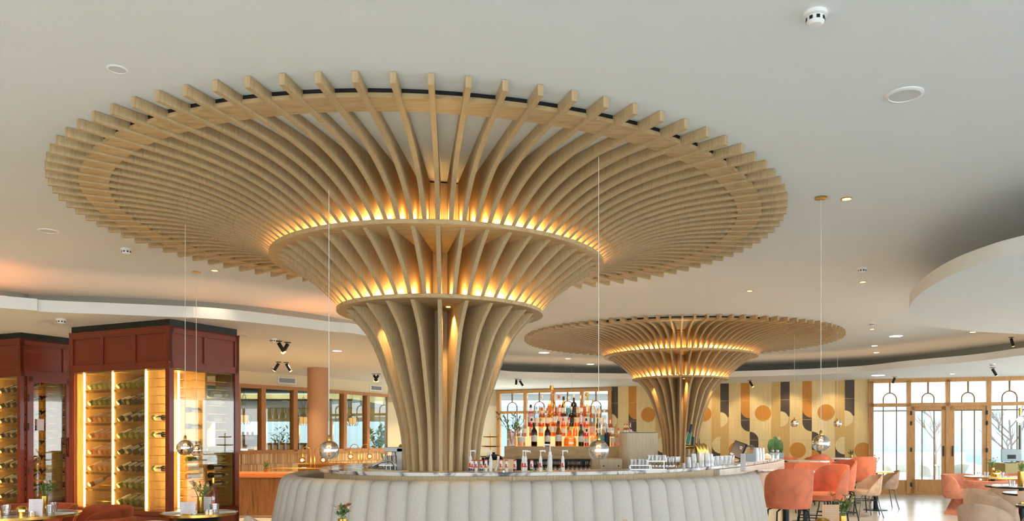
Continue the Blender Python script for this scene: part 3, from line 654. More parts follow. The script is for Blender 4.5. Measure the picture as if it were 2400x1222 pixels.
table('R3',2445,9.2,.42,'dark edged round table in the row at the right, middle one',top=TOPD,edge=DARK)
table('R4',2465,7.5,.30,'round table at the right edge nearest the camera',top=TOPD,edge=DARK)
table('R5',2052,15.2,.33,'small round table with flowers left of the garden doors',top=mat('white_top'))
table('B1',1842,9.62,.34,edge=MARBLE,lab='high round marble table half hidden behind the nearest bar stool',h=1.0)
table('B2',1888,13.05,.38,edge=MARBLE,lab='high round marble table among the coral bar stools',h=1.02)
table('B3',1955,15.6,.36,edge=MARBLE,lab='high round marble table before the last bar stools',h=1.0)
table('B5',1995,16.9,.3,edge=MARBLE,lab='high round table with tiny flowers before the mural wall',h=.96)
table('C1',806,5.15,.32,'round table just below the frame in front of the linen banquette, left one',h=.78)
table('C2',1962,5.2,.34,'round table just below the frame in front of the bar stools',h=.78)
table('C3',1470,5.2,.30,'round table just below the frame in front of the linen banquette, middle one',h=.78)
def lw_box(x0,x1,y0,y1,z0,z1): m=MB(); m.box(x0,x1,y0,y1,z0,z1); return m
# high wooden communal counter behind the bar end
t=thing('high_counter','pale timber high counter attached behind the right end of the bar','counter',(3.55,13.3,0)); a=MB(); a.box(-.25,.1,-.5,.6,1.02,1.06); a.build('worktop',MARBLE,t); a=MB(); a.box(-.2,.0,-.45,.55,0,1.02); a.build('side_panel',OAKH,t); a=MB(); a.lathe([(.2,0),(.2,.01),(.05,.02),(.05,1.02)],20,cx=-.0,cy=.4); a.build('pedestal',GREYM,t)
# ================================================================ TABLE OBJECTS
GREEN=noisemat('leaf_green',[(84,116,56),(140,166,92)],(1,1,1),9,.6,2); ORNG=mat('petal_orange',(240,124,34),.6); PINK=mat('petal_pink',(238,190,178),.6); YELL=mat('petal_yellow',(226,190,60),.6)
def leaf(mb,base,dirv,L,w,mi=0):
    d=Vector(dirv).normalized(); s=d.cross(Vector((0,0,1))); s=(s if s.length>.1 else Vector((1,0,0))).normalized(); b=Vector(base); u=s.cross(d)
    v=[b,b+d*L*.5+s*w,b+d*L-u*L*.12,b+d*L*.5-s*w,b+d*L*.5+u*w*.3]; mb.add([tuple(p) for p in v],[(0,1,4),(1,2,4),(2,3,4),(3,0,4)],mi,True)
def mk_flowers(seed,vase='brass',hv=.14,rv=.03,spread=.1,hf=.13):
    rnd=random.Random(seed); t=thing('flower_vase','x','flowers'); v=MB(); v.lathe([(rv*.95,0),(rv,.004),(rv,hv),(rv*.88,hv),(rv*.85,hv*.7)],24); v.build('vase',BRASS if vase=='brass' else GREYM,t)
    f=MB(); tips=[]
    for i in range(12):
        a=rnd.random()*2*PI; q=spread*rnd.random()**.6; tp=(q*C(a),q*S(a),hv+hf*(.35+.65*rnd.random())); tips.append(tp); f.tube([(0,0,hv*.5),(q*.3*C(a),q*.3*S(a),hv),tp],.0018,5)
        for j in range(7):
            k=.35+.65*rnd.random(); b=(tp[0]*k,tp[1]*k,hv*.9+(tp[2]-hv*.9)*k); leaf(f,b,(rnd.uniform(-1,1),rnd.uniform(-1,1),rnd.uniform(.1,1)),rnd.uniform(.035,.06),.008)
    f.build('foliage',GREEN,t); tips.sort(key=lambda p:-p[2])
    for i,tp in enumerate(tips[:5]):
        b=MB(); mt=(ORNG,PINK,ORNG,YELL,PINK)[i]; r_=(.032,.026,.026,.014,.02)[i]
        if mt is ORNG:
            for j in range(16): a=2*PI*j/16; leaf(b,(tp[0],tp[1],tp[2]),(C(a),S(a),.15),r_,.005)
            b.sphere(tp,r_*.28,10,6)
        else:
            for j in range(9): a=2*PI*j/9; leaf(b,(tp[0],tp[1],tp[2]-r_*.4),(C(a)*.7,S(a)*.7,1),r_*1.3,r_*.45)
            b.sphere(tp,r_*.5,10,8)
        b.build('bloom',mt,t)
    return t
def flowers(px,D,z,lab,seed,**k): t=mk_flowers(seed,**k); t.location=(X(px,D),D,z); t['label']=lab; t['group']='table flowers'
flowers(104,6.75,.75,'flowers with an orange gerbera in a brass vase on the bottom left table',1,hv=.15,rv=.03)
flowers(470,6.8,.75,'full bunch of flowers in a brass vase on the table before the near cabinet',2,hv=.14,rv=.026,spread=.12)
flowers(803,5.15,.78,'small pink and yellow flowers in front of the banquette',3,hv=.09,spread=.07,hf=.09)
flowers(1972,5.25,.78,'flowers with an orange gerbera beside the kraft menu card',4,hv=.1,hf=.15,spread=.08)
flowers(2326,13.1,.75,'flowers in a brass vase on the laid table by the garden doors',5,hv=.15,spread=.11,hf=.17)
flowers(2392,10.5,.75,'orange flowers in a tall brass vase on the dark edged table',6,hv=.2,rv=.035,spread=.12)
flowers(2050,15.2,.75,'orange flowers on the small table left of the garden doors',7,hv=.12,hf=.2,spread=.1)
flowers(622,13.83,.80,'small flowers on the ledge of the tan booth',8,hv=.06,hf=.14,spread=.11)
flowers(1995,16.9,.96,'tiny orange flowers before the mural wall',9,hv=.06,hf=.12)
flowers(902,15.0,.9,'small red and green flowers beyond the bar, by the pillar',10,hv=.08,hf=.16)
def mk_menu(w,h,mt,ht=None):
    t=thing('menu_card','x','menu card'); a=MB(); a.box(-w/2,w/2,-.0015,.0015,0,h); a.build('card',mt,t)
    b=MB(); r_=random.Random(int(w*1000)+int(h*777))
    for i in range(11):
        L=w*r_.uniform(.25,.75)/2; z=h*(.9-.072*i); b.box(-L,L,-.0022,-.0015,z-.0011,z+.0011)
    b.build('printed_lines',mat('ink',(196,188,188),.8),t); bs=MB(); bs.box(-w*.3,w*.3,-.015,.015,-.0,.008); bs.build('stand',BRASS,t); return t
def menu(px,D,z,w,h,rz,lab,mt): t=mk_menu(w,h,mt); t.location=(X(px,D),D,z); t.rotation_euler=(-.06,0,rz); t['label']=lab; t['group']='menu cards'
PAPER=mat('menu_paper',(232,226,232),.7); KRAFT=mat('kraft_card',(200,160,124),.8)
menu(83,6.5,.75,.108,.142,.12,'white menu card standing on the bottom left table',PAPER)
menu(440,6.66,.75,.135,.105,-.1,'white menu card at the front edge of the table before the near cabinet',PAPER)
menu(484,6.9,.75,.08,.13,.1,'pale menu card behind the brass vase before the near cabinet',PAPER)
menu(1948,5.1,.78,.112,.185,.05,'kraft menu card beside the flowers at the bottom right',KRAFT)
menu(806,4.95,.78,.13,.095,0,'white card edge in front of the small banquette flowers',PAPER)
menu(1466,5.1,.78,.03,.09,.3,'small kraft card below the middle of the banquette',KRAFT)
menu(2400,7.8,.75,.12,.12,0,'kraft card on the table at the right edge',KRAFT)
menu(1741,8.86,1.02,.06,.2,-.5,'white menu card leaning over the bar edge by the payment terminal',PAPER)
def mk_tumbler(): t=thing('tumbler','x','glass'); a=MB(); a.lathe([(0,.012),(.03,.012),(.037,.085),(.039,.085),(.031,0),(0,0)],20); a.build('glass_body',TUMB,t); return t
KT=Kind(mk_tumbler)
for px,D,z,lab in ((14,6.6,.75,'empty tumbler at the left end of the bottom left table'),(117,6.6,.75,'tumbler in front of the brass vase on the bottom left table'),(124,6.85,.75,'tumbler behind another right of the brass vase on the bottom left table'),(503,6.7,.75,'tumbler on the right of the table before the near cabinet'),(2296,13.0,.75,'leftmost tumbler on the laid table by the doors'),(2312,12.9,.75,'tumbler left of the vase on the laid table by the doors'),(2348,12.95,.75,'rightmost tumbler on the laid table by the doors'),(2372,10.4,.75,'tumbler on the dark edged table left of the tall brass vase'),(2410,9.1,.75,'tumbler on the middle table of the right row')):
    KT.put((X(px,D),D,z),0,lab,'table tumblers',scale=1.0)
def mk_dome(): 
    t=thing('table_lamp','x','table lamp'); a=MB(); a.lathe([(.03,0),(.03,.03),(.034,.034),(.008,.04),(.008,.05)],20); a.build('base',BRASS,t); b=MB(); b.sphere((0,0,.05),.045,24,10,z0=0,z1=1,sz=.8); b.build('dome_shade',BRASS,t); c=MB(); c.lathe([(.022,.034),(.02,.048)],16); c.build('glowing_lens',WARM,t); light('POINT',(0,0,.044),.6,(1,.7,.3),.01,parent=t); return t
K=Kind(mk_dome)
for px,D,z,lab,s in ((51,6.55,.75,'brass dome table lamp on the bottom left table',1),(1928,5.0,.78,'brass dome table lamp at the bottom edge beside the kraft card',1.3),(2337,13.0,.75,'brass dome table lamp on the laid table by the doors',1.4),(2048,15.0,.75,'glowing brass table lamp left of the garden doors',1.3)):
    K.put((X(px,D),D,z),0,lab,'brass dome lamps',scale=s)
def mk_cand(): t=thing('candle_holder','x','candle'); a=MB(); a.lathe([(.022,0),(.024,.045),(.021,.045),(.02,.006)],16); a.build('holder',TUMB,t); b=MB(); b.lathe([(.018,.003),(.018,.028),(0,.03)],14); b.build('wax',mat('wax',(240,220,180),.6,emit=(255,190,90),es=.6),t); return t
K=Kind(mk_cand)
for px,D,z,lab in ((75,6.45,.75,'small tealight glass beside the white menu card'),(486,6.62,.75,'small tealight glass on the table before the near cabinet, left of its pair'),(494,6.6,.75,'small tealight glass on the table before the near cabinet, right of its pair')): K.put((X(px,D),D,z),0,lab,'tealights')
def mk_napkin(): t=thing('folded_napkin','x','napkin'); a=MB(); a.box(-.1,.1,-.035,.035,0,.012); a.build('cloth',mat('napkin_grey',(214,208,200),.9),t,bevel=.004); return t
K=Kind(mk_napkin)
for px,D,z,lab in ((150,6.75,.75,'folded napkin at the right end of the bottom left table'),(528,6.85,.75,'folded napkin at the right of the table before the near cabinet'),(412,6.75,.75,'folded napkin left of the white card before the near cabinet'),(2376,13.1,.75,'folded napkin on the laid table by the doors'),(2345,10.4,.75,'folded napkin on the dark edged table')): K.put((X(px,D),D,z),.1,lab,'folded napkins')
t=thing('wine_bottle_standing','pale rosé bottle standing on the table before the near cabinet','bottle',(X(500,6.95),6.95,.75)); a=MB(); a.lathe([(.03,0),(.034,.01),(.034,.16),(.013,.22),(.012,.29)],20); a.build('bottle_body',glassmat('rose_glass',(240,170,130),.12),t); a=MB(); a.lathe([(.0135,.25),(.0135,.295)],14); a.build('capsule',BRASS,t)
# ================================================================ BOOTH AT THE LEFT BACK
t=thing('booth_bench','walnut clad booth with tan leather top left of the linen banquette','booth',(X(610,13.8),13.8,0)); a=MB(); a.box(-1.3,.55,-.06,.12,.04,.70)
a.build('walnut_back',WALNUT,t); a=MB(); a.box(-1.3,.55,-.1,.16,.70,.80); a.build('leather_top',mat('tan_leather',(216,130,72),.45),t,bevel=.03); a=MB(); a.box(.55,2.2,.25,.5,0,.78); a.build('return_back',mat('tan_leather'),t,bevel=.03)
a=MB(); a.tube([(.1,0,.78),(.1,0,.84),(.16,0,.86),(2.1,.1,.86)],.012,8); a.build('brass_rail',BRASS,t)
def mk_goose():
    t=thing('gooseneck_lamp','x','lamp'); a=MB(); a.tube([(0,0,0),(0,0,.30)]+[(-.075+.075*C(q),0,.30+.075*S(q)) for q in [PI*i/8 for i in range(1,9)]]+[(-.15,0,.24)],.007,8); a.build('neck',BRASS,t); a=MB(); a.lathe([(.018,.19),(.018,.25)],12,cx=-.15); a.build('lamp_holder',BRASS,t); a=MB(); a.sphere((-.15,0,.14),.055,20,12); a.build('bulb_glass',glassmat('amber_bulb',(255,214,140),.08),t)
    a=MB(); a.sphere((-.15,0,.14),.018,10,8); a.build('filament',mat('filament',(255,200,100),.5,emit=(255,200,110),es=40),t); light('POINT',(-.15,0,.14),14,(1,.72,.38),.03,parent=t); return t
K=Kind(mk_goose)
for px,D,rz,z,lab in ((728,14,0,.86,'brass gooseneck lamp with amber bulb left of the clay pillar'),(738,14.1,PI,.86,'brass gooseneck lamp with amber bulb in front of the clay pillar'),(840,15,0,.90,'brass gooseneck lamp with amber bulb right of the globe pendant, left of its pair'),(848,15.1,PI,.90,'brass gooseneck lamp with amber bulb right of the globe pendant, right of its pair')): K.put((X(px,D),D,z),rz,lab,'gooseneck lamps')
t=thing('booth_rail','brass topped booth screen behind the bar at the left','booth',(X(845,15.05),15.05,0)); a=MB(); a.box(-1.2,1.2,.02,.1,0,.88); a.build('back_panel',WALNUT,t); a=MB(); a.tube([(-1.2,0,.9),(1.2,0,.9)],.012,8); a.build('brass_rail',BRASS,t)
# next room: lanterns, counter, machine
def mk_lantern():
    t=thing('wire_lantern','x','pendant lamp'); a=MB()
    for i in range(10): q=2*PI*i/10; a.tube([(r_*C(q),r_*S(q),z) for r_,z in ((.05,.1),(.15,.05),(.17,-.04),(.13,-.14),(.09,-.17))],.005,5)
    for s in (-1,1): a.tube([(s*.01,0,.55),(s*.05,0,.4),(s*.01,0,.28),(s*.06,0,.2),(0,0,.1)],.005,5)
    a.tube([(0,0,.5),(0,0,.95)],.004,5); a.build('wire_cage',DARK,t); b=MB(); b.lathe([(.1,-.13),(.1,.04)],18); b.build('shade',mat('lantern_shade',(230,200,140),.8,emit=(255,200,120),es=.7),t); return t
K=Kind(mk_lantern)
for px,D,lab in ((572,18.3,'wire lantern behind the internal windows, by the wine cabinet'),(711,19.9,'wire lantern behind the internal windows, beside the clay pillar'),(826,20.9,'wire lantern behind the internal windows, right of the clay pillar')): K.put((X(px,D),D,1.88),0,lab,'wire lanterns')
t=thing('service_counter','lit service counter behind the internal windows','counter',(-9.9,20.7,0)); a=MB(); a.box(-1.6,1.6,-.3,.3,0,1.06); a.build('counter_body',CREAM,t); a=MB(); a.box(-1.7,1.7,-.35,.35,1.12,1.17); a.build('counter_top',PALE,t); a=MB(); a.box(-1.6,1.6,-.33,-.31,1.06,1.10); a.build('light_strip',LED,t)
t.rotation_euler.z=.35
t=thing('coffee_machine','dark coffee machine on the service counter behind the internal windows','machine',(X(575,20.5),20.5,1.17)); a=MB(); a.box(-.3,.35,-.2,.2,0,.3); a.build('machine_body',DARK,t,bevel=.02); a=MB(); a.box(-.28,.33,-.21,-.19,.18,.26); a.build('front_panel',STEEL,t); a=MB()
for i in range(4): a.lathe([(.03,.3),(.035,.38)],10,cx=-.2+.13*i)
a.build('cups_on_top',SOFT,t)
t=thing('low_cabinet','slatted low cabinet with potted plants behind the internal windows','cabinet',(X(690,22),22,0)); a=MB(); a.box(-1.1,1.1,-.2,.2,0,1.25); a.build('cabinet_body',WALNUT,t); a=MB()
for i in range(12): a.box(-1.05+.18*i,-.95+.18*i,-.22,-.2,.1,1.2)
a.build('slats',PALE,t)
def mk_plant(seed,h=1.0,sp=.38,n=26):
    r_=random.Random(seed); t=thing('potted_plant','x','plant'); a=MB(); a.lathe([(.14,0),(.19,.32),(.17,.32),(.15,.2)],24); a.build('pot',CREAM,t); f=MB()
    for i in range(n):
        q=2*PI*r_.random(); d=Vector((C(q)*sp*r_.uniform(.4,1),S(q)*sp*r_.uniform(.4,1),h*r_.uniform(.5,1))); 
        f.tube([(0,0,.2),tuple(d*.55+Vector((0,0,.3))),tuple(d+Vector((0,0,.2)))],.006,5)
        for j in range(6): k=.5+.1*j; b=d*k+Vector((0,0,.28)); leaf(f,b,(r_.uniform(-1,1),r_.uniform(-1,1),r_.uniform(-.2,.8)),.2,.035)
    f.build('foliage',GREEN,t); return t
for px,D,sd_,h,lab in ((888,22.2,3,1.0,'leafy potted plant seen through the internal windows right of the pillar'),(925,24.8,4,1.1,'leafy potted plant in the bright opening left of the near column'),(662,24.5,5,1.2,'palm like plant before the bright windows of the next room')):
    t=mk_plant(sd_,h); t.location=(X(px,D),D,.5 if D<24 else .2); t['label']=lab; t['group']='plants beyond the partition'
    s_=MB(); s_.box(-.2,.2,-.2,.2,-t.location.z,0); s_.build('plinth',PALE,t)
# right side host desk and terrace furniture
t=thing('host_desk','olive topped host desk with timber front by the right garden doors','desk',(X(2378,15.6),15.6,0)); a=MB(); a.box(-.36,.9,-.3,.3,.0,.56); a.build('timber_front',WALNUT,t); a=MB(); a.box(-.4,.95,-.34,.34,.56,.60); a.build('marble_ledge',MARBLE,t); a=MB(); a.box(-.36,.95,-.3,.3,.62,.90); a.build('olive_cabinet',mat('olive_lacquer',(168,156,96),.35),t,bevel=.01)
t=thing('desk_monitor','silver desk screen seen from behind on the host desk','monitor',(X(2370,15.6),15.6,.9)); a=MB(); a.box(-.2,.2,-.015,.015,.03,.27); a.build('display_back',mat('silver_case',(150,164,168),.4,.3),t,bevel=.01); a=MB(); a.box(-.09,.09,-.03,.1,0,.012); a.box(-.08,.08,-.024,-.016,.08,.16); a.build('stand',DARK,t)
t=thing('desk_lamp','brass desk lamp with a bare bulb at the right edge','lamp',(X(2391,15.9),15.9,.9)); a=MB(); a.lathe([(.08,0),(.08,.02),(.03,.03),(.03,.75),(.02,.76)],16); a.build('stem',GREYM,t); a=MB(); a.lathe([(.025,.95),(.025,1.1)],12); a.build('lamp_holder',BRASS,t); a=MB(); a.sphere((0,0,.86),.06,16,10); a.build('bulb',WARM,t)
def mk_tree(seed):
    r_=random.Random(seed); t=thing('bare_tree','x','tree'); a=MB(); a.tube([(0,0,0),(.05,0,1),(0,.05,2)],[.04,.03,.02],6)
    def br(p,d,L,k):
        q=p+d*L; a.tube([tuple(p),tuple(q)],.006*k+.003,4)
        if k: 
            for i in range(3): br(q,(d+Vector((r_.uniform(-.8,.8),r_.uniform(-.8,.8),r_.uniform(-.1,.6)))).normalized(),L*.72,k-1)
    for i in range(6): br(Vector((0,0,.9+.18*i)),Vector((r_.uniform(-1,1),r_.uniform(-.6,.6),.8)).normalized(),.4,3)
    a.build('branches',mat('bark',(120,104,90),.9),t); return t
for px,D,lab in ((2368,21.5,'bare branched tree on the terrace right of the garden doors'),(2190,26,'pale bare tree on the terrace behind the garden doors')): t=mk_tree(int(px)); t.location=(X(px,D),D,-.12); t['label']=lab
OUT=mat('terrace_white',(208,212,212),.8)
def mk_tchair():
    t=thing('terrace_chair','x','chair'); sb,_=shell(.56,.52,.36,.03,R(110),.40); sb.build('backrest',OUT,t); seatpad(.5,.5,.40,.46).build('seat',OUT,t)
    for sx in (-1,1):
        for sy in (-1,1): l=MB(); l.tube([(sx*.15,sy*.15,.4),(sx*.22,sy*.22,0)],.01,6); l.build('leg',OUT,t)
    return t
K=Kind(mk_tchair); Kt=Kind(lambda: mk_table(.4,.72,top=OUT,edge=OUT,ped=OUT,nm='terrace_table'))
for i,(px,D,rz) in enumerate(((2085,22.5,1.2),(2120,24,-1.4),(2168,22.6,1.4),(2250,22.4,-1.2),(2285,24.2,1.5),(2150,26.5,0),(2230,26.8,.4))):
    K.put((X(px,D),D,-.12),rz,'white terrace chair outside the doors, %s from the left'%ORD[[0,1,3,5,6,2,4][i]],'terrace chairs')
for i,(px,D) in enumerate(((2102,23.2),(2200,23),(2268,23.2))): Kt.put((X(px,D),D,-.12),0,'round white terrace table outside the doors, %s from the left'%ORD[i],'terrace tables')
t=thing('terrace_bench','long pale terrace bench along the far edge outside the doors','bench',(8.5,29.5,-.12)); a=MB(); a.box(-6,7,0,.6,0,.42); a.box(-6,7,.5,.65,.42,.95); a.build('bench_body',OUT,t)
# ================================================================ WINE CABINETS
def liq(n,c,a=.45):
    if n in MATS: return MATS[n]
    m=bpy.data.materials.new(n); m.use_nodes=True; N=m.node_tree.nodes; l=m.node_tree.links; N.clear(); o=N.new('ShaderNodeOutputMaterial'); mx=N.new('ShaderNodeMixShader'); m2=N.new('ShaderNodeMixShader')
    t=N.new('ShaderNodeBsdfTransparent'); d=N.new('ShaderNodeBsdfTranslucent'); g=N.new('ShaderNodeBsdfGlossy'); g.inputs[1].default_value=.06
    t.inputs[0].default_value=lin(c); d.inputs[0].default_value=lin(c); mx.inputs[0].default_value=a; m2.inputs[0].default_value=.1
    l.new(t.outputs[0],mx.inputs[1]); l.new(d.outputs[0],mx.inputs[2]); l.new(mx.outputs[0],m2.inputs[1]); l.new(g.outputs[0],m2.inputs[2]); l.new(m2.outputs[0],o.inputs[0]); MATS[n]=m; return m
LABELW=mat('label_paper',(240,234,218),.7)
def mk_bottle(body,label=LABELW,cap=None,H=.30,r=.0375,nm='wine_bottle',cat='bottle',style=0,fillc=None,lab=(.17,.6)):
    t=thing(nm,'x',cat)
    P=([(0,.0),(.9*r,0),(r,.008),(r,.60*H),(.86*r,.68*H),(.42*r,.77*H),(.36*r,.82*H),(.36*r,H),(.3*r,H)],           # bordeaux
       [(0,0),(.9*r,0),(r,.008),(r,.38*H),(.92*r,.5*H),(.6*r,.66*H),(.38*r,.8*H),(.36*r,H),(.3*r,H)],               # burgundy
       [(0,0),(.95*r,0),(r,.006),(r,.58*H),(.8*r,.64*H),(.36*r,.68*H),(.34*r,.92*H),(.4*r,.93*H),(.4*r,H)],          # spirit, square shoulder
       [(0,0),(.95*r,0),(r,.02),(r,.3*H),(.75*r,.48*H),(.3*r,.58*H),(.28*r,.85*H),(.4*r,.86*H),(.4*r,H)])[style]      # decanter
    a=MB(); a.lathe(P,16); a.build('bottle_body',body,t)
    
    if fillc: f=MB(); f.lathe([(0,.006),(r*.9,.008),(r*.9,H*.42),(0,H*.42)],14); f.build('liquor',fillc,t)
    if label:
        b=MB(); n=14; A=[(1.02*r*C(q),1.02*r*S(q),lab[0]*H) for q in [PI*(-1.4+1.8*i/n) for i in range(n+1)]]; B=[(x,y,lab[1]*H if style!=3 else .3*H) for x,y,z in A]; b.strip(A,B,0,True); b.build('label',label,t)
    if cap: c=MB(); c.lathe([(.44*r,.86*H),(.42*r,1.005*H),(0,1.005*H)],12); c.build('capsule',cap,t)
    return t
def gmat(n,c): return mat(n,c,.12,spec=.5,coat=.3)
FOIL={'g':mat('foil_gold',(190,140,50),.35,.6),'o':mat('foil_orange',(214,96,40),.5),'b':mat('foil_navy',(50,50,90),.4),'w':mat('foil_white',(226,220,206),.5),'k':mat('foil_dark',(40,30,28),.4),'r':mat('foil_red',(150,50,36),.5)}
WK={}
def wk(col,cap):
    if (col,cap) not in WK:
        m={'dark':gmat('glass_dark',(58,50,30)),'green':gmat('glass_olive',(146,150,52)),'rose':gmat('glass_rose',(240,160,96)),'white':gmat('glass_straw',(222,212,120)),'champ':gmat('glass_champagne',(34,58,34)),'amber':gmat('glass_amber',(190,112,36))}[col]
        WK[(col,cap)]=Kind(lambda: mk_bottle(m,LABELW,FOIL[cap],style=1 if col in('champ','green') else 0))
    return WK[(col,cap)]
CN={'dark':'dark red wine','green':'olive green wine','rose':'rosé wine','white':'straw white wine','champ':'dark green sparkling wine','amber':'amber dessert wine'}
ANG=math.atan2(-.412,.911)
def rot_axis(M,d,roll=0):
    """euler that turns local +Z to direction d (in cabinet coordinates)"""
    d=(M.to_3x3()@Vector(d)).normalized(); q=d.to_track_quat('Z','Y'); return (q@Matrix.Rotation(roll,3,'Z').to_quaternion()).to_euler()
def cabinet(cx,cy,L,Dp,lab,name,bays,npan,side_pan,door=False,rows=8):
    t=thing('wine_cabinet',lab,'wine cabinet',(cx,cy,0),ANG); M=Matrix.Translation((cx,cy,0))@Matrix.Rotation(ANG,4,'Z')
    p=.07; b=MB()
    # posts, base and header frame
    for x in (-L,-p):
        for y in (0,Dp-p): b.box(x,x+p,y,y+p,0,2.76)
    b.box(-L,0,0,Dp,0,.10); b.box(-L,0,.0,.03,.10,.44); b.box(-.03,0,0,Dp,.10,.44); b.box(-L,-L+.03,0,Dp,.1,.44)
    b.box(-L,0,0,.05,.42,.49); b.box(-.05,0,0,Dp,.42,.49); b.box(-L,0,.03,Dp-.03,.45,.49)
    b.box(-L,0,0,.05,2.25,2.34); b.box(-.05,0,0,Dp,2.25,2.34); b.box(-L,0,0,.05,2.68,2.77); b.box(-.05,0,0,Dp,2.68,2.77); b.box(-L,0,.02,.04,2.3,2.7); b.box(-.04,-.02,0,Dp,2.3,2.7); b.box(-L,0,0,Dp,2.74,2.77)
    b.box(-L+.0,-L+.03,0,Dp,2.3,2.7)
    for i in range(npan+1): x=-L+(L-.05)*i/npan; b.box(x,x+.05,0,.05,2.3,2.72)
    for i in range(side_pan+1): y=(Dp-.05)*i/side_pan; b.box(-.05,0,y,y+.05,2.3,2.72)
    b.build('cabinet_frame',RED,t,bevel=.004)
    c=MB(); c.box(-L+.02,-.02,.02,Dp-.02,2.77,2.85); c.build('top_cap',CAPB,t)
    # glass
    g=MB(); g.box(-L+p,-p,.012,.018,.49,2.25); g.build('front_pane',CGL,t)
    g=MB(); g.box(-.018,-.012,p,Dp-p,.49,2.25); g.build('side_pane',CGL,t)
    # interior timber
    w=MB(); back=min(.62,Dp*.55); xs=bays
    w.box(-L+p,xs[-1]-.02,back,back+.03,.49,2.25)
    for x in xs[1:-1]: w.box(x-.012,x+.012,.05,back,.49,2.25)
    w.box(-L+.06,-L+.09,.05,back,.49,2.25); w.box(-L+.05,-.05,.05,Dp-.05,2.235,2.25); w.box(-.34,-.05,Dp-.09,Dp-.06,.49,2.25); w.box(xs[-2]-.02,xs[-2]+.01,back,Dp-.1,.49,2.25)
    w.build('timber_lining',noisemat('cabinet_lining',[(184,150,98),(208,178,126)],(9,9,1.2),4,.55),t)
    for j,x in enumerate(xs[:-1]+([-.34] if not door else [])):
        s=MB(); y0=.045 if x!=-.34 else Dp*.36; s.box(x+.014,x+.026,y0,y0+.02,.5,2.24); s.build('led_strip',LED,t); 
        pass
    sh=MB(); nb=len(xs)-1
    for b_ in range(nb):
        x0,x1=xs[b_]+.02,xs[b_+1]-.02
        if b_<nb-1 or door:
            for k in range(rows):
                z=2.0-.212*k; 
                for y in (.06,.2,.34,.48): sh.box(x0,x1,y,y+.008,z+(.0 if y<.1 else .0)+ (y-.06)*.3,z+(y-.06)*.3+.008)
                sh.box(x0,x1,.055,.062,z-.02,z+.004); sh.box(x0,x1,.05,.058,z+.0,z+.012)
        else:
            for k in range(16): z=2.13-.106*k; sh.box(x0,-.1,.06,.066,z,z+.006); sh.box(x0,-.1,.3,.306,z,z+.006)
    for k in range(16): z=2.13-.106*k; sh.box(-.09,-.084,.36*Dp,Dp-.12,z,z+.006); sh.box(-.32,-.314,.36*Dp,Dp-.12,z,z+.006)
    sh.build('wire_shelves',BRASS,t)
    return t,M
LD1=bpy.data.lights.new('cabinet_led','POINT'); LD1.energy=3.2; LD1.color=(1,.72,.38); LD1.shadow_soft_size=.04
def lx(cx,cy,px):
    """cabinet-local x where the sight line through px meets the front face"""
    a=Vector((cx,cy)); b=a+Vector((-.911,.412)); return -spos(a,b,px)
CB=(-4.74,9.58); bB=[lx(*CB,p) for p in (186,253,331,389)]
cabB,MBm=cabinet(*CB,1.86,1.09,'nearer oxblood wine cabinet with three lit front bays and charcoal cap','nearer cabinet',bB,3,2)
CA=(-7.40,10.82); bA=[-1.80,-1.25,-.68,-.07]
cabA,MAm=cabinet(*CA,1.86,1.25,'farther oxblood wine cabinet at the left edge, with a glazed side door','farther cabinet',bA,3,2,door=True)
# side door of the farther cabinet
d=MB(); d.box(0,.035,.08,.16,.1,2.25); d.box(0,.035,.62,.70,.1,2.25); d.box(0,.035,.72,.78,.1,2.25); d.box(0,.035,1.12,1.2,.1,2.25); d.box(0,.035,.08,1.2,2.17,2.25); d.box(0,.035,.08,1.2,.1,.3); dd=d.build('side_door',RED,cabA,bevel=.003)
d=MB()
for y in (.64,.745): d.tube([(.06,y,1.12),(.06,y,1.4)],.012,8); d.box(.03,.06,y-.006,y+.006,1.14,1.16); d.box(.03,.06,y-.006,y+.006,1.36,1.38)
d.build('door_handle',mat('handle_brown',(60,28,18),.4),dd)
d=MB()
for z in (.9,1.5,1.9): d.lathe([(.012,z),(.012,z+.1)],10,cx=.04,cy=.085)
d.build('hinge',mat('handle_brown'),dd)
d=MB(); d.box(.004,.006,.22,.32,1.5,1.66); d.build('paper_notice',PAPER,cabA)
KB=[('green','w'),('green','w'),('rose','w'),('rose','w'),('rose','w'),('rose','g'),None,None]
def bottles(M,x0,x1,z,n,col,cap,desc,deep=2,skip=0):
    K=wk(col,cap); w=(x1-x0)/n
    for r_ in range(deep):
        for i in range(n-(1 if r_ else 0)):
            if i<skip: continue
            x=x0+w*(i+.5+(.5 if r_ else 0)); y=.075+.16*r_; zz=z+.052+(y-.06)*.3
            p=M@Vector((x,y,zz)); lab='%s bottle, %s from left, %s row, %s'%(CN[col],ORD[i],('front','back')[r_],desc)
            K.put(tuple(p),rot_axis(M,(.05,.93,.36),random.uniform(-.4,.4)),lab,'wine bottles racked in the cabinets')
def name(k): return ORD[k]+' shelf'
random.seed(3)
rowsB1=[('white','w',5,2),('green','w',5,2),('rose','w',5,2),('rose','w',4,2),('rose','g',5,2),('rose','g',5,2),('amber','g',1,1)]
for k,(c_,f_,n,dp_) in enumerate(rowsB1): bottles(MBm,bB[0]+.04,bB[0]+.04+(bB[1]-bB[0]-.06)*(n/5 if n==1 else 1),2.0-.212*k,n,c_,f_,'%s, left bay, near cabinet'%name(k),dp_)
rowsB2=[('green','w',6,2),('dark','w',6,2),('dark','k',4,2),('green','b',5,2),('dark','r',4,2),('dark','w',5,2),('green','g',5,2),('green','w',5,2)]
for k,(c_,f_,n,dp_) in enumerate(rowsB2): bottles(MBm,bB[1]+.04,bB[2]-.02,2.0-.212*k,n,c_,f_,'%s, middle bay, near cabinet'%name(k),dp_)
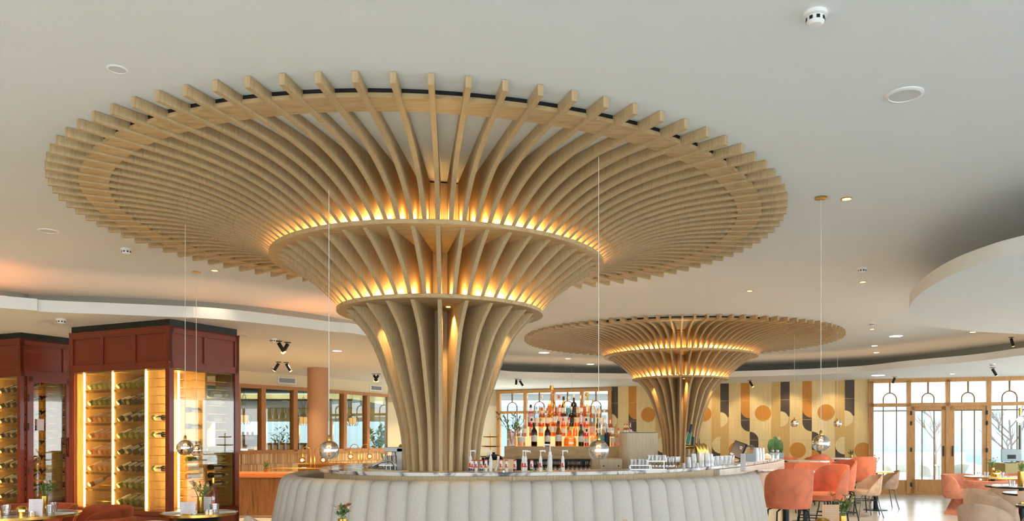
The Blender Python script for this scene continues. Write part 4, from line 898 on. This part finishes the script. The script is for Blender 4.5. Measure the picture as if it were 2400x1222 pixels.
for b_,nm in ((1,'centre bay'),(2,'right bay')):
    for k in range(8):
        c_,f_=('dark',('w','k','g','o','r')[(k*2+b_)%5]); bottles(MAm,bA[b_]+.04,bA[b_+1]-.04,2.0-.212*k,4,c_,f_,'%s, %s, far cabinet'%(name(k),nm),2)
# bottles lying sideways in the corner bay and behind the side pane
def side(M,x,y,z,d,c_,f_,lab): p=M@Vector((x,y,z)); wk(c_,f_).put(tuple(p),rot_axis(M,d,1.2),lab,'bottles lying sideways in the near cabinet')
x3=bB[2]+.04
for q,(k,c_) in enumerate(((5,'champ'),(7,'champ'),(11,'champ'))): side(MBm,x3,.14,2.13-.106*k+.05,(1,0,0),c_,'w','sparkling wine bottle lying sideways in the corner bay, near cabinet, %s from top'%ORD[q])
for q,(k,c_,f_,fl) in enumerate(((4,'dark','k',0),(9,'champ','g',0),(10,'green','g',1),(11,'rose','g',0),(12,'amber','g',1),(6,'dark','w',1),(8,'dark','w',0))):
    side(MBm,-.2,(.40 if fl else .72)*1.0 if False else .42,2.13-.106*k+.05,(0,1,0),c_,f_,'%s bottle lying behind the side pane, left part, %s wire shelf'%(CN[c_],ORD[k]))
for q,(k,c_,f_) in enumerate(((9,'white','w'),(10,'white','g'),(11,'champ','g'),(12,'champ','w'),(13,'dark','w'),(5,'green','w'),(2,'green','w'),(3,'white','g'))):
    side(MBm,-.12,.70,2.13-.106*k+.05,(0,1,0),c_,f_,'%s bottle lying behind the side pane, right part, %s wire shelf'%(CN[c_],ORD[k]))
for k in range(7): 
    y=.55; p=MAm@Vector((-.55,.98,1.95-.212*k)); wk('dark',('o','k','r','o','k','k','o')[k]).put(tuple(p),rot_axis(MAm,(.9,-.25,.4)),'dark red wine bottle behind the glazed side door, far cabinet, %s from top'%ORD[k],'bottles behind the far cabinet door')
rk=MB(); 
for k in range(7): rk.box(-.6,-.2,.95,1.06,1.93-.212*k-.04,1.93-.212*k-.03)
rk.build('door_shelves',BRASS,cabA)
# ================================================================ BACK BAR
DB=9.9; xa,xb=X(1182,DB),X(1460,DB)
t=thing('back_bar_shelf','thick pale oak shelf carrying the lit bottle display','shelf',(0,DB,0)); a=MB(); a.box(xa,xb,0,.75,1.13,1.29); a.build('shelf_slab',OAKH,t,bevel=.004)
a=MB()
for px in (1213,1243,1325,1367): x=X(px,DB+.1); a.box(x-.025,x+.025,.1,.15,0,1.13)
a.build('dark_post',DARK,t); a=MB(); a.box(xa+.1,xb-.1,.55,.6,0,1.13); a.build('lower_panel',WALNUT,t)
a=MB()
for y in (.06,.18,.3,.42): a.box(xa+.15,xb,y,y+.02,1.10,1.13)
a.build('glass_rail',DARK,t)
AMB=mat('lit_onyx',(250,214,170),.5,emit=(255,196,128),es=.85)
t2=thing('lit_bottle_steps','glowing amber stepped display boxes on the back bar shelf','display',(0,DB,1.29))
for i,(p0,p1,y0,y1,z1) in enumerate(((1207,1440,.14,.75,.125),(1236,1425,.27,.75,.25),(1262,1412,.40,.75,.375))):
    a=MB(); a.box(X(p0,DB+y0),X(p1,DB+y0),y0,y1,(0,.125,.25)[i],z1-.002); a.build('display_step',AMB,t2,bevel=.004)
light('POINT',(.1,DB-.1,2.2),10,(1,.75,.45),.2)
# spirits
BK={}
def bk(key):
    if key not in BK:
        spec={'clear':((240,240,240),(250,214,170),2,None,LABELW),'amber':((246,214,160),(248,206,146),2,'g',LABELW),'red':((244,190,190),(228,110,124),2,'k',LABELW),'green':((150,160,60),(150,150,30),0,'k',LABELW),'olive':((190,150,40),(180,130,20),1,'k',LABELW),'darkb':((96,50,30),(60,30,20),0,'k',LABELW),'blue':((226,240,244),(206,232,240),2,'w',mat('label_teal',(96,160,168),.6)),'pink':((255,232,220),(253,226,210),2,'o',mat('label_pink',(236,190,180),.6)),'gold':((252,222,160),(250,210,140),3,'g',None),'black':((70,60,60),(40,36,36),2,'w',mat('label_black',(40,40,46),.5)),'copper':((244,200,160),(242,190,146),2,'o',LABELW)}[key]
        BK[key]=Kind(lambda: mk_bottle(glassmat('spirit_glass_'+key,spec[0],.1),spec[4],FOIL[spec[3]] if spec[3] else FOIL['w'],H=.29,r=.038,nm='spirit_bottle',style=spec[2],fillc=liq('liquor_'+key,spec[1],.3),lab=(.2,.46)))
    return BK[key]
BD={'clear':'clear spirit','amber':'amber spirit','red':'red liqueur','green':'olive green glass','olive':'golden olive glass','darkb':'dark brown glass','blue':'pale blue','pink':'peach coloured','gold':'golden decanter','black':'black labelled','copper':'copper coloured'}
def row(lst,D,z,desc):
    cnt={}
    for px,key,s in lst:
        cnt[key]=cnt.get(key,0)+1
        bk(key).put((X(px,D),D,z),random.uniform(-.5,.5),'%s bottle on the %s, %s of its kind from left'%(BD[key],desc,ORD[cnt[key]-1]),'bottles of the back bar display',s)
row([(1222,'clear',(1.3,1.0,.85)),(1252,'darkb',1.02),(1283,'darkb',.98),(1309,'olive',1.1),(1336,'gold',(2.1,1.2,.85)),(1362,'green',.95),(1375,'red',.75),(1388,'amber',.6),(1398,'copper',.7),(1410,'blue',1.1),(1423,'black',.9),(1437,'clear',.8),(1450,'pink',.8)],DB+.06,1.29,'shelf front')
row([(1215,'amber',.6),(1228,'clear',.75),(1246,'red',.8),(1268,'amber',.8),(1293,'amber',.95),(1305,'clear',.9),(1320,'copper',.8),(1334,'pink',.85),(1348,'gold',.8),(1362,'clear',.95),(1374,'red',.8),(1388,'pink',.95),(1402,'green',.8),(1417,'clear',.9),(1430,'copper',.85)],DB+.22,1.415,'lowest lit step')
row([(1244,'red',1.0),(1258,'clear',.9),(1270,'copper',.85),(1283,'copper',.85),(1299,'amber',1.0),(1312,'pink',1.0),(1325,'clear',1.0),(1339,'black',.9),(1352,'amber',.9),(1364,'pink',1.0),(1376,'clear',1.0),(1389,'blue',.9),(1403,'amber',.85),(1416,'clear',.8)],DB+.34,1.54,'middle lit step')
row([(1270,'clear',1.0),(1293,'gold',(1.5,1.5,1.45)),(1310,'pink',1.0),(1321,'olive',.95),(1333,'blue',.95),(1345,'black',1.05),(1360,'clear',1.0),(1376,'gold',(1.4,1.4,1.15)),(1390,'amber',.8),(1402,'clear',.8)],DB+.48,1.665,'top lit step')
row([(1464,'copper',.5),(1470,'copper',.5),(1477,'pink',.55)],DB-.3,1.425,'oak cupboard')
# branch vase
t=thing('branch_vase','glass vase with a leafy olive branch at the left end of the bottle shelf','vase',(X(1200,DB+.1),DB+.1,1.29)); a=MB(); a.lathe([(.05,0),(.055,.01),(.05,.22),(.045,.22),(.045,.02)],20); a.build('vase',glassmat('vase_glass',(246,226,216),.12),t)
f=MB(); r_=random.Random(5)
for i in range(9):
    q=r_.uniform(-.22,.16); y=r_.uniform(-.1,.1); h=r_.uniform(.28,.44); f.tube([(0,0,.02),(q*.3,y*.3,.2),(q,y,h)],.004,5)
    for j in range(9): k=r_.uniform(.45,1); leaf(f,(q*k,y*k,.05+(h-.05)*k),(r_.uniform(-1,1),r_.uniform(-1,1),r_.uniform(-.2,1)),.08,.012)
f.build('branch',GREEN,t)
# pale oak cupboards
t=thing('oak_cupboard','tall pale oak cupboard with a rounded corner right of the bottles','cupboard',(X(1458,9.3),9.3,0)); w=X(1542,9.3)-X(1458,9.3); a=MB(); pts=[(w,0),(w,.5),(0,.5)]+[(.1-.1*C(PI/2*i/8),.1-.1*S(PI/2*i/8)) for i in range(9)]; a.prism(pts,0,1.455); a.build('cupboard_body',PALE,t); a=MB(); a.box(.02,w-.02,.05,.45,1.455,1.462); a.build('top_tray',DARK,t)
t=thing('low_oak_box','small pale oak box with dark knobs before the tall cupboard','cupboard',(X(1388,8.9),8.9,0)); w=X(1458,8.9)-X(1388,8.9); a=MB(); a.box(0,w,0,.45,0,1.16); a.build('box_body',PALE,t,bevel=.003); a=MB(); a.box(-.004,.09,-.006,.2,.0,1.155); a.build('darker_end',OAK,t); a=MB()
for x in (.13,w-.04): a.lathe([(.008,-.02),(.008,.01)],10,M=Matrix.Translation((x,0,1.08))@Matrix.Rotation(PI/2,4,'X'))
a.build('knob',DARK,t)
def mk_small(nm,lab,cat): return thing(nm,lab,cat)
# hanging stem glasses under the shelf
def mk_stem(H=.2,r=.036,inv=True):
    t=thing('stem_glass','x','glass'); P=[(0,0),(.032,.002),(.006,.008),(.004,.09),(.02,.105),(r,.15),(r*.86,H),(r*.8,H),(r*.93,.15),(.018,.108),(0,.1)]
    if inv: P=[(q,-z) for q,z in P]
    a=MB(); a.lathe(P,14); a.build('glass_body',TUMB,t); return t
K=Kind(mk_stem)
for r_ in range(3):
    for i in range(15):
        x=X(1250,DB)+.055*i+ (.02*r_); K.put((x,DB+.1+.12*r_,1.12),0,'stem glass hanging under the bottle shelf, %s from left, %s row'%(ORD[i],('front','middle','back')[r_]),'hanging stem glasses',(1.1,1.1,.72))
# syrup and pump bottles on the bar's inner ledge
SYR=mat('syrup_red_label',(206,60,44),.5)
def mk_syrup(pump,c):
    t=thing('syrup_bottle','x','bottle'); a=MB(); a.lathe([(0,0),(.02,0),(.021,.01),(.021,.09),(.017,.12),(.019,.128),(.019,.14),(0,.14)],18); a.build('bottle_body',mat('syrup_white',(226,224,224),.35),t)
    b=MB(); b.lathe([(.0213,.003),(.0213,.035)],18); b.build('syrup_content',mat('syrup_'+c,{'r':(110,30,24),'k':(40,60,64),'w':(226,216,196),'a':(190,120,40),'g':(90,120,40)}[c],.3),t)
    l=MB(); A=[(.0219*C(q),.0219*S(q)) for q in [PI*(1.25+.5*i/8) for i in range(9)]]; l.strip([(x,y,.045) for x,y in A],[(x,y,.06) for x,y in A],0,True); A=A[:6]; l.strip([(x,y,.06) for x,y in A],[(x,y,.092) for x,y in A],0,True); l.build('label_mark',SYR,t)
    if pump: p=MB(); p.lathe([(.014,.14),(.012,.165),(.006,.17),(.005,.225),(0,.225)],12); p.box(-.008,.055,-.007,.007,.218,.232); p.box(.048,.056,-.006,.006,.205,.222); p.build('pump',SOFT,t)
    else: c_=MB(); c_.lathe([(.0195,.128),(.0195,.142),(0,.142)],14); c_.build('lid',SYR,t)
    return t
KS_={}
n_={0:0,1:0}
for px,pump,c,s in ((1103,1,'k',1.35),(1107,0,'r',1.2),(1116,0,'w',1.2),(1128,0,'k',1.2),(1139,0,'w',1.25),(1150,1,'w',1.35),(1174,0,'a',1.25),(1187,0,'w',1.2),(1207,0,'r',1.2),(1226,1,'w',1.35),(1232,1,'w',1.32),(1246,0,'g',1.2),(1267,1,'w',1.35),(1289,1,'w',1.75),(1319,1,'w',1.35)):
    if (pump,c) not in KS_: KS_[(pump,c)]=Kind(lambda: mk_syrup(pump,c))
    D=7.0; lab='%s syrup bottle with red mark, %s of its kind from left'%(('lidded','pump topped')[pump],ORD[n_[pump]]); n_[pump]+=1
    KS_[(pump,c)].put((X(px,D),D,1.10),random.uniform(-.3,.3) if not pump else random.choice((0,0,-.8,PI*.9)),lab,'syrup bottles',s*.6)
t=thing('milk_bottle','curved cream sauce bottle leaning among the syrup bottles','bottle',(X(1167,7.05),7.05,1.10)); a=MB(); a.tube([(-.02,0,0),(-.014,0,.03),(0,0,.06),(.003,0,.11)],[.016,.015,.013,.012],12); a.build('bottle_body',mat('cream_plastic',(232,224,200),.4),t); a=MB(); a.tube([(.003,0,.11),(.004,0,.135)],.011,10); a.build('cap',SOFT,t)
# glassware on the right part of the counter
def mk_flute(): 
    t=thing('champagne_flute','x','glass'); a=MB(); a.lathe([(0,0),(.028,.002),(.005,.008),(.004,.07),(.02,.1),(.023,.18),(.021,.18),(.017,.1),(0,.08)],12); a.build('glass_body',TUMB,t); return t
K=Kind(mk_flute)
for i in range(6): K.put((X(1562+6*i,7.72),7.72+.03*(i%2),1.10),0,'champagne flute on the bar, %s from the left in the small cluster'%ORD[i],'champagne flutes',.62)
t=thing('glass_tray','steel two tier tray of glasses on the bar in front of the oak cupboard','tray',(X(1476,7.42),7.42,1.10)); a=MB(); a.box(0,.2,-.03,.1,.036,.042); a.box(.16,.34,.0,.14,.075,.081); a.box(0,.34,-.03,.14,0,.004); a.build('tray_top',STEEL,t); a=MB()
for x,y in ((.003,-.027),(.197,-.027),(.003,.09),(.197,.09)): a.box(x-.003,x+.003,y-.003,y+.003,0,.04)
for x in (.17,.33): a.box(x-.003,x+.003,.05,.056,0,.08)
a.build('tray_post',STEEL,t)
KT2=KT
for r_,(z,x0,n,y,nm) in enumerate(((1.142,1481,5,7.44,'upper tier of the tray'),(1.104,1481,5,7.42,'lower tier of the tray'),(1.181,1521,5,7.48,'top tray by the far column'))):
    for i in range(n): KT2.put((X(x0+9*i,y),y+.02*(i%2),z),0,'upturned tumbler, %s from the left on the %s'%(ORD[i],nm),'bar tumblers',(.5,.5,.37) if r_==1 else (.5,.5,.62))
K=Kind(lambda: mk_stem(.17,.034,True))
for r_ in range(2):
    for i in range(7): K.put((X(1530+8*i,7.56+.1*r_),7.56+.1*r_,1.21),0,'upturned stem glass on the bar, %s from left, %s row'%(ORD[i],('front','back')[r_]),'upturned stem glasses',.55)
FROST=glassmat('frosted_plastic',(236,240,243),.42,.35)
def mk_cup(): t=thing('plastic_cup_stack','x','cup'); a=MB(); a.lathe([(0,0),(.04,0),(.036,.03),(.04,.03),(.035,.06),(.039,.06),(.03,.13),(0,.13)],18); a.build('cups',FROST,t); return t
K=Kind(mk_cup)
for px,D,s,i in ((1624,8.1,1.05,0),(1641,8.15,1.1,1),(1655,8.2,1.1,2),(1664,8.34,1.0,3),(1613,7.98,.8,4),(1601,7.72,(.55,.55,.38),5),(1624,7.84,(.45,.45,.36),6),(1634,7.86,(.45,.45,.36),7)):
    K.put((X(px,D),D,1.10),0,('stack of frosted cups on the bar before the brass taps, %s from the left'%ORD[i] if i<5 else 'short white jar on the bar, %s from the left'%ORD[i-5]),'frosted cup stacks' if i<5 else 'short white jars',s)
K=KT
for i in range(10):
    px=1668+5.2*i; D=8.35+.06*i+(.12 if i%2 else 0); K.put((X(px,D),D,1.10),0,'tumbler standing on the bar left of the payment terminal, %s from the left'%ORD[i],'tumblers by the terminal',(.9,.9,1.15))
t=thing('beer_tap','brass beer tap with green lever on the bar before the far column','beer tap',(X(1617,8.9),8.9,.95)); a=MB(); a.lathe([(.05,0),(.04,.03),(.03,.05),(.03,.36)],20,cx=.12); a.tube([(-.05,0,.345),(.16,0,.345)],.025,12); a.build('tap_body',BRASS,t)
a=MB(); 
for x in (-.03,.03): a.tube([(x,0,.34),(x-.004,-.04,.3),(x-.006,-.045,.25)],.008,8)
a.build('spout',STEEL,t); a=MB(); a.box(-.02,.02,-.012,.012,0,.13,0,Matrix.Translation((-.03,-.02,.38))@Matrix.Rotation(.2,4,'Y')); l_=a.build('lever_badge',mat('lever_green',(30,110,66),.4),t,bevel=.006); a=MB(); a.box(-.024,.024,-.008,.008,-.004,.134,0,Matrix.Translation((-.03,-.013,.38))@Matrix.Rotation(.2,4,'Y')); a.build('white_rim',SOFT,l_)
a=MB(); a.tube([(-.005,-.02,.5),(.015,-.02,.6)],.016,10); a.tube([(.03,0,.36),(.035,0,.46)],.016,10); a.build('lever_grip',DARK,t)
def mk_jug(): t=thing('brass_cover','x','tap'); a=MB(); a.tube([(0,0,0),(0,0,.16),(-.01,0,.21),(-.035,0,.235)],[.028,.036,.036,.02],14); a.build('tap_housing',BRASS,t); a=MB(); a.tube([(.01,0,.2),(.03,0,.15)],.014,8); a.build('chrome_end',STEEL,t); return t
K=Kind(mk_jug)
for i,px in enumerate((1637,1646,1656)): K.put((X(px,8.6),8.6+.04*i,1.08),0,'curved brass drink dispenser on the bar, %s of three from the left'%ORD[i],'brass dispensers',1.05)
t=thing('payment_terminal','black touch screen till tilted on the bar right of the glasses','till',(X(1722,9.5),9.5,1.09)); a=MB(); Mx=Matrix.Translation((0,0,.07))@Matrix.Rotation(.42,4,'Y')@Matrix.Rotation(-.95,4,'Z'); a.box(-.1,.1,-.012,.012,0,.2,0,Mx); a.build('display',BLACK,t,bevel=.005); a=MB(); a.box(-.09,.09,-.014,-.012,.012,.19,0,Mx); q=a.build('screen',mat('screen_dim',(70,60,52),.2,emit=(90,76,64),es=.4),t)
a=MB(); 
for x,z,w_ in ((.02,.14,.04),(.03,.12,.03),(-.08,.03,.06),(-.08,.018,.045)): a.box(x,x+w_,-.016,-.014,z,z+.008,0,Mx)
a.build('screen_marks',mat('screen_pink',(230,200,210),.5,emit=(230,200,215),es=.8),q)
a=MB(); a.tube([(.04,.05,.0),(.09,.05,.03),(.11,.03,.1),(.06,.0,.13)],.014,8); a.lathe([(.06,0),(.06,.01),(.02,.02)],16,cx=.05,cy=.05); a.build('stand_arm',DARK,t)
t=thing('card_holder','grey metal box on the bar behind the till','box',(X(1758,9.9),9.9,1.10)); a=MB(); a.box(-.06,.06,-.05,.05,0,.10); a.box(-.055,.055,-.045,.045,.06,.101); a.build('box_body',GREYM,t); a=MB()
for i in range(5): a.tube([(-.03+.014*i,0,.1),(-.03+.016*i,0,.18)],.004,6)
a.build('wooden_stirrers',OAK,t)
t=thing('drum_speaker','small dark handle shaped device behind the till','device',(X(1752,10.3),10.3,1.10)); a=MB(); a.tube([(-.1,0,0),(-.09,0,.16),(-.04,0,.19),(.06,0,.19),(.1,0,.16),(.1,0,0)],.014,8); a.build('device_body',GREYM,t)
K=Kind(lambda: mk_cup())
for i,(px,D,s) in enumerate(((1772,10.2,(1,1,1.3)),(1779,10.35,(1,1,1.25)),(1787,10.5,(.8,.8,1.25)))): K.put((X(px,D),D,1.10),0,'tall clear cup stack beside the grey box on the bar, %s from the left'%ORD[i],'tall cup stacks',s)
t=thing('sugar_pot','squat pale pot on the bar left of the cactus','pot',(X(1798,10.7),10.7,1.10)); a=MB(); a.lathe([(.04,0),(.06,.02),(.05,.06),(.02,.075),(.01,.09),(0,.09)],20); a.build('pot_body',CREAM,t)
def mk_shaker(): t=thing('shaker','x','shaker'); a=MB(); a.lathe([(.022,0),(.022,.07),(.018,.09),(.016,.095)],14); a.build('glass_body',TUMB,t); a=MB(); a.lathe([(.018,.09),(.02,.11),(0,.125)],14); a.build('steel_top',STEEL,t); return t
K=Kind(mk_shaker)
for i,px in enumerate((1811,1822)): K.put((X(px,10.9),10.9,1.10),0,'glass shaker with steel top before the cactus, %s one'%('left','right')[i],'shakers',1.15)
t=thing('cactus','three stemmed ribbed cactus in a grey pot at the right end of the bar','cactus',(X(1817,11.35),11.35,1.10)); a=MB(); a.box(-.11,.11,-.06,.06,0,.09); a.build('pot',GREYM,t,bevel=.008)
for i,(x,h,r0) in enumerate(((-.05,.2,.055),(0,.24,.045),(.06,.19,.05))):
    a=MB(); n=40; P=[(.6,0),(.95,.25),(1,.5),(.85,.8),(.5,.95),(.05,1)]; v=[];f=[]
    for q,z in P:
        for j in range(n): rr=r0*q*(1+.12*C(j*2*PI/n*10)); v.append((x+rr*C(2*PI*j/n),rr*S(2*PI*j/n),.08+h*z))
    for k in range(len(P)-1):
        for j in range(n): l=(j+1)%n; f.append((k*n+j,k*n+l,(k+1)*n+l,(k+1)*n+j))
    a.add(v,f,0,True); a.build('stem',noisemat('cactus_green',[(40,76,46),(90,120,70)],(1,1,1),14,.7),t)
# left end of the bar: glass washer, rack and faucet
t=thing('dispenser_column','grey steel dispenser with an overhanging head left of the near column','dispenser',(X(939,8.3),8.3,1.0)); a=MB(); a.box(-.03,.03,-.06,.06,0,.29); a.box(-.16,.03,-.06,.06,.25,.30); a.box(-.09,-.05,-.03,.03,.21,.25); a.build('dispenser_body',mat('satin_steel',(150,150,146),.4,.6),t,bevel=.004); a=MB(); a.sphere((0,0,.31),.02,12,8); a.build('knob',BRASS,t)
t=thing('bar_faucet','curved chrome bar faucet beside the glasses left of the near column','faucet',(X(925,8.0),8.0,1.0)); a=MB(); a.tube([(0,0,0),(0,0,.11),(-.02,0,.15),(-.06,0,.165),(-.14,-.02,.15),(-.22,-.03,.11)],.011,10); a.build('spout',STEEL,t)
k=0
for r_ in range(3):
    for i in range(5): KT.put((X(902+10*i,8.3+.1*r_),8.35+.1*r_,1.006+.108*(r_>0)),0,'tumbler in the glass rack left of the near column, %s in the %s row'%(ORD[i],ORD[r_]),'tumblers in the bar rack',(.9,.9,1.1)); 
t=thing('glass_rack','steel glass rack left of the near column','rack',(X(925,8.5),8.5,.999)); a=MB(); a.box(-.16,.16,-.05,.2,.10,.108); a.box(-.16,.16,-.22,.2,0,.008)
for x in (-.155,.155): a.box(x-.005,x+.005,.18,.19,0,.22)
a.build('rack_shelf',STEEL,t)
def mk_bowl(): t=thing('glass_bowl','x','bowl'); a=MB(); a.lathe([(.02,0),(.045,.03),(.05,.06),(.046,.06),(.03,.02)],16); a.build('bowl_body',TUMB,t); return t
K=Kind(mk_bowl)
for i in range(7): K.put((X(815+13*i,8.0),8.0,1.0),0,'small glass bowl inside the left end of the bar, %s from left'%ORD[i],'glass bowls',1.0)
a=MB(); a.prism([(x-bx,y-by) for x,y in ((-2.02,9.1),(-2.06,8.5),(-2.0,8.0),(-1.8,7.55),(-1.45,7.25),(-1.25,7.25),(-1.42,9.0))],.972,1.0); a.build('inner_work_surface',MARBLE,bar)
# serving stand and dark pans right of the near column
t=thing('tiered_stand','tiered brass serving stand right of the near column','stand',(X(1150,11.5),11.5,.93)); a=MB(); a.lathe([(.008,0),(.008,.55)],10); a.build('stem',BRASS,t)
for z,r0 in ((.18,.15),(.33,.13),(.47,.1)): a=MB(); a.lathe([(.01,z),(r0,z+.004),(r0+.01,z+.02),(r0,z+.012),(.01,z+.008)],24); a.build('plate',BRASS,t)
t=thing('prep_counter','dark back counter right of the near column','counter',(X(1160,11.5),11.5,0)); a=MB(); a.box(-.5,.35,-.3,.4,.88,.93); a.build('worktop',WALNUT,t); a=MB(); a.box(-.45,.3,-.25,.35,0,.88); a.build('counter_body',OAK,t)
def mk_pan(): t=thing('dark_bowl','x','bowl'); a=MB(); a.sphere((0,0,.0),.13,24,8,z0=0,z1=1,sz=.6); a.lathe([(.015,.075),(.02,.1),(0,.105)],12); a.build('cover',DARK,t); return t
K=Kind(mk_pan)
for px,D,z,lab in ((1157,10.6,.98+.12,'dark domed cover left of the bottle shelf, upper one'),(1132,10.9,1.0+.02,'dark domed cover behind the near column, lower one')): K.put((X(px,D),D,z),0,lab,'dark covers')
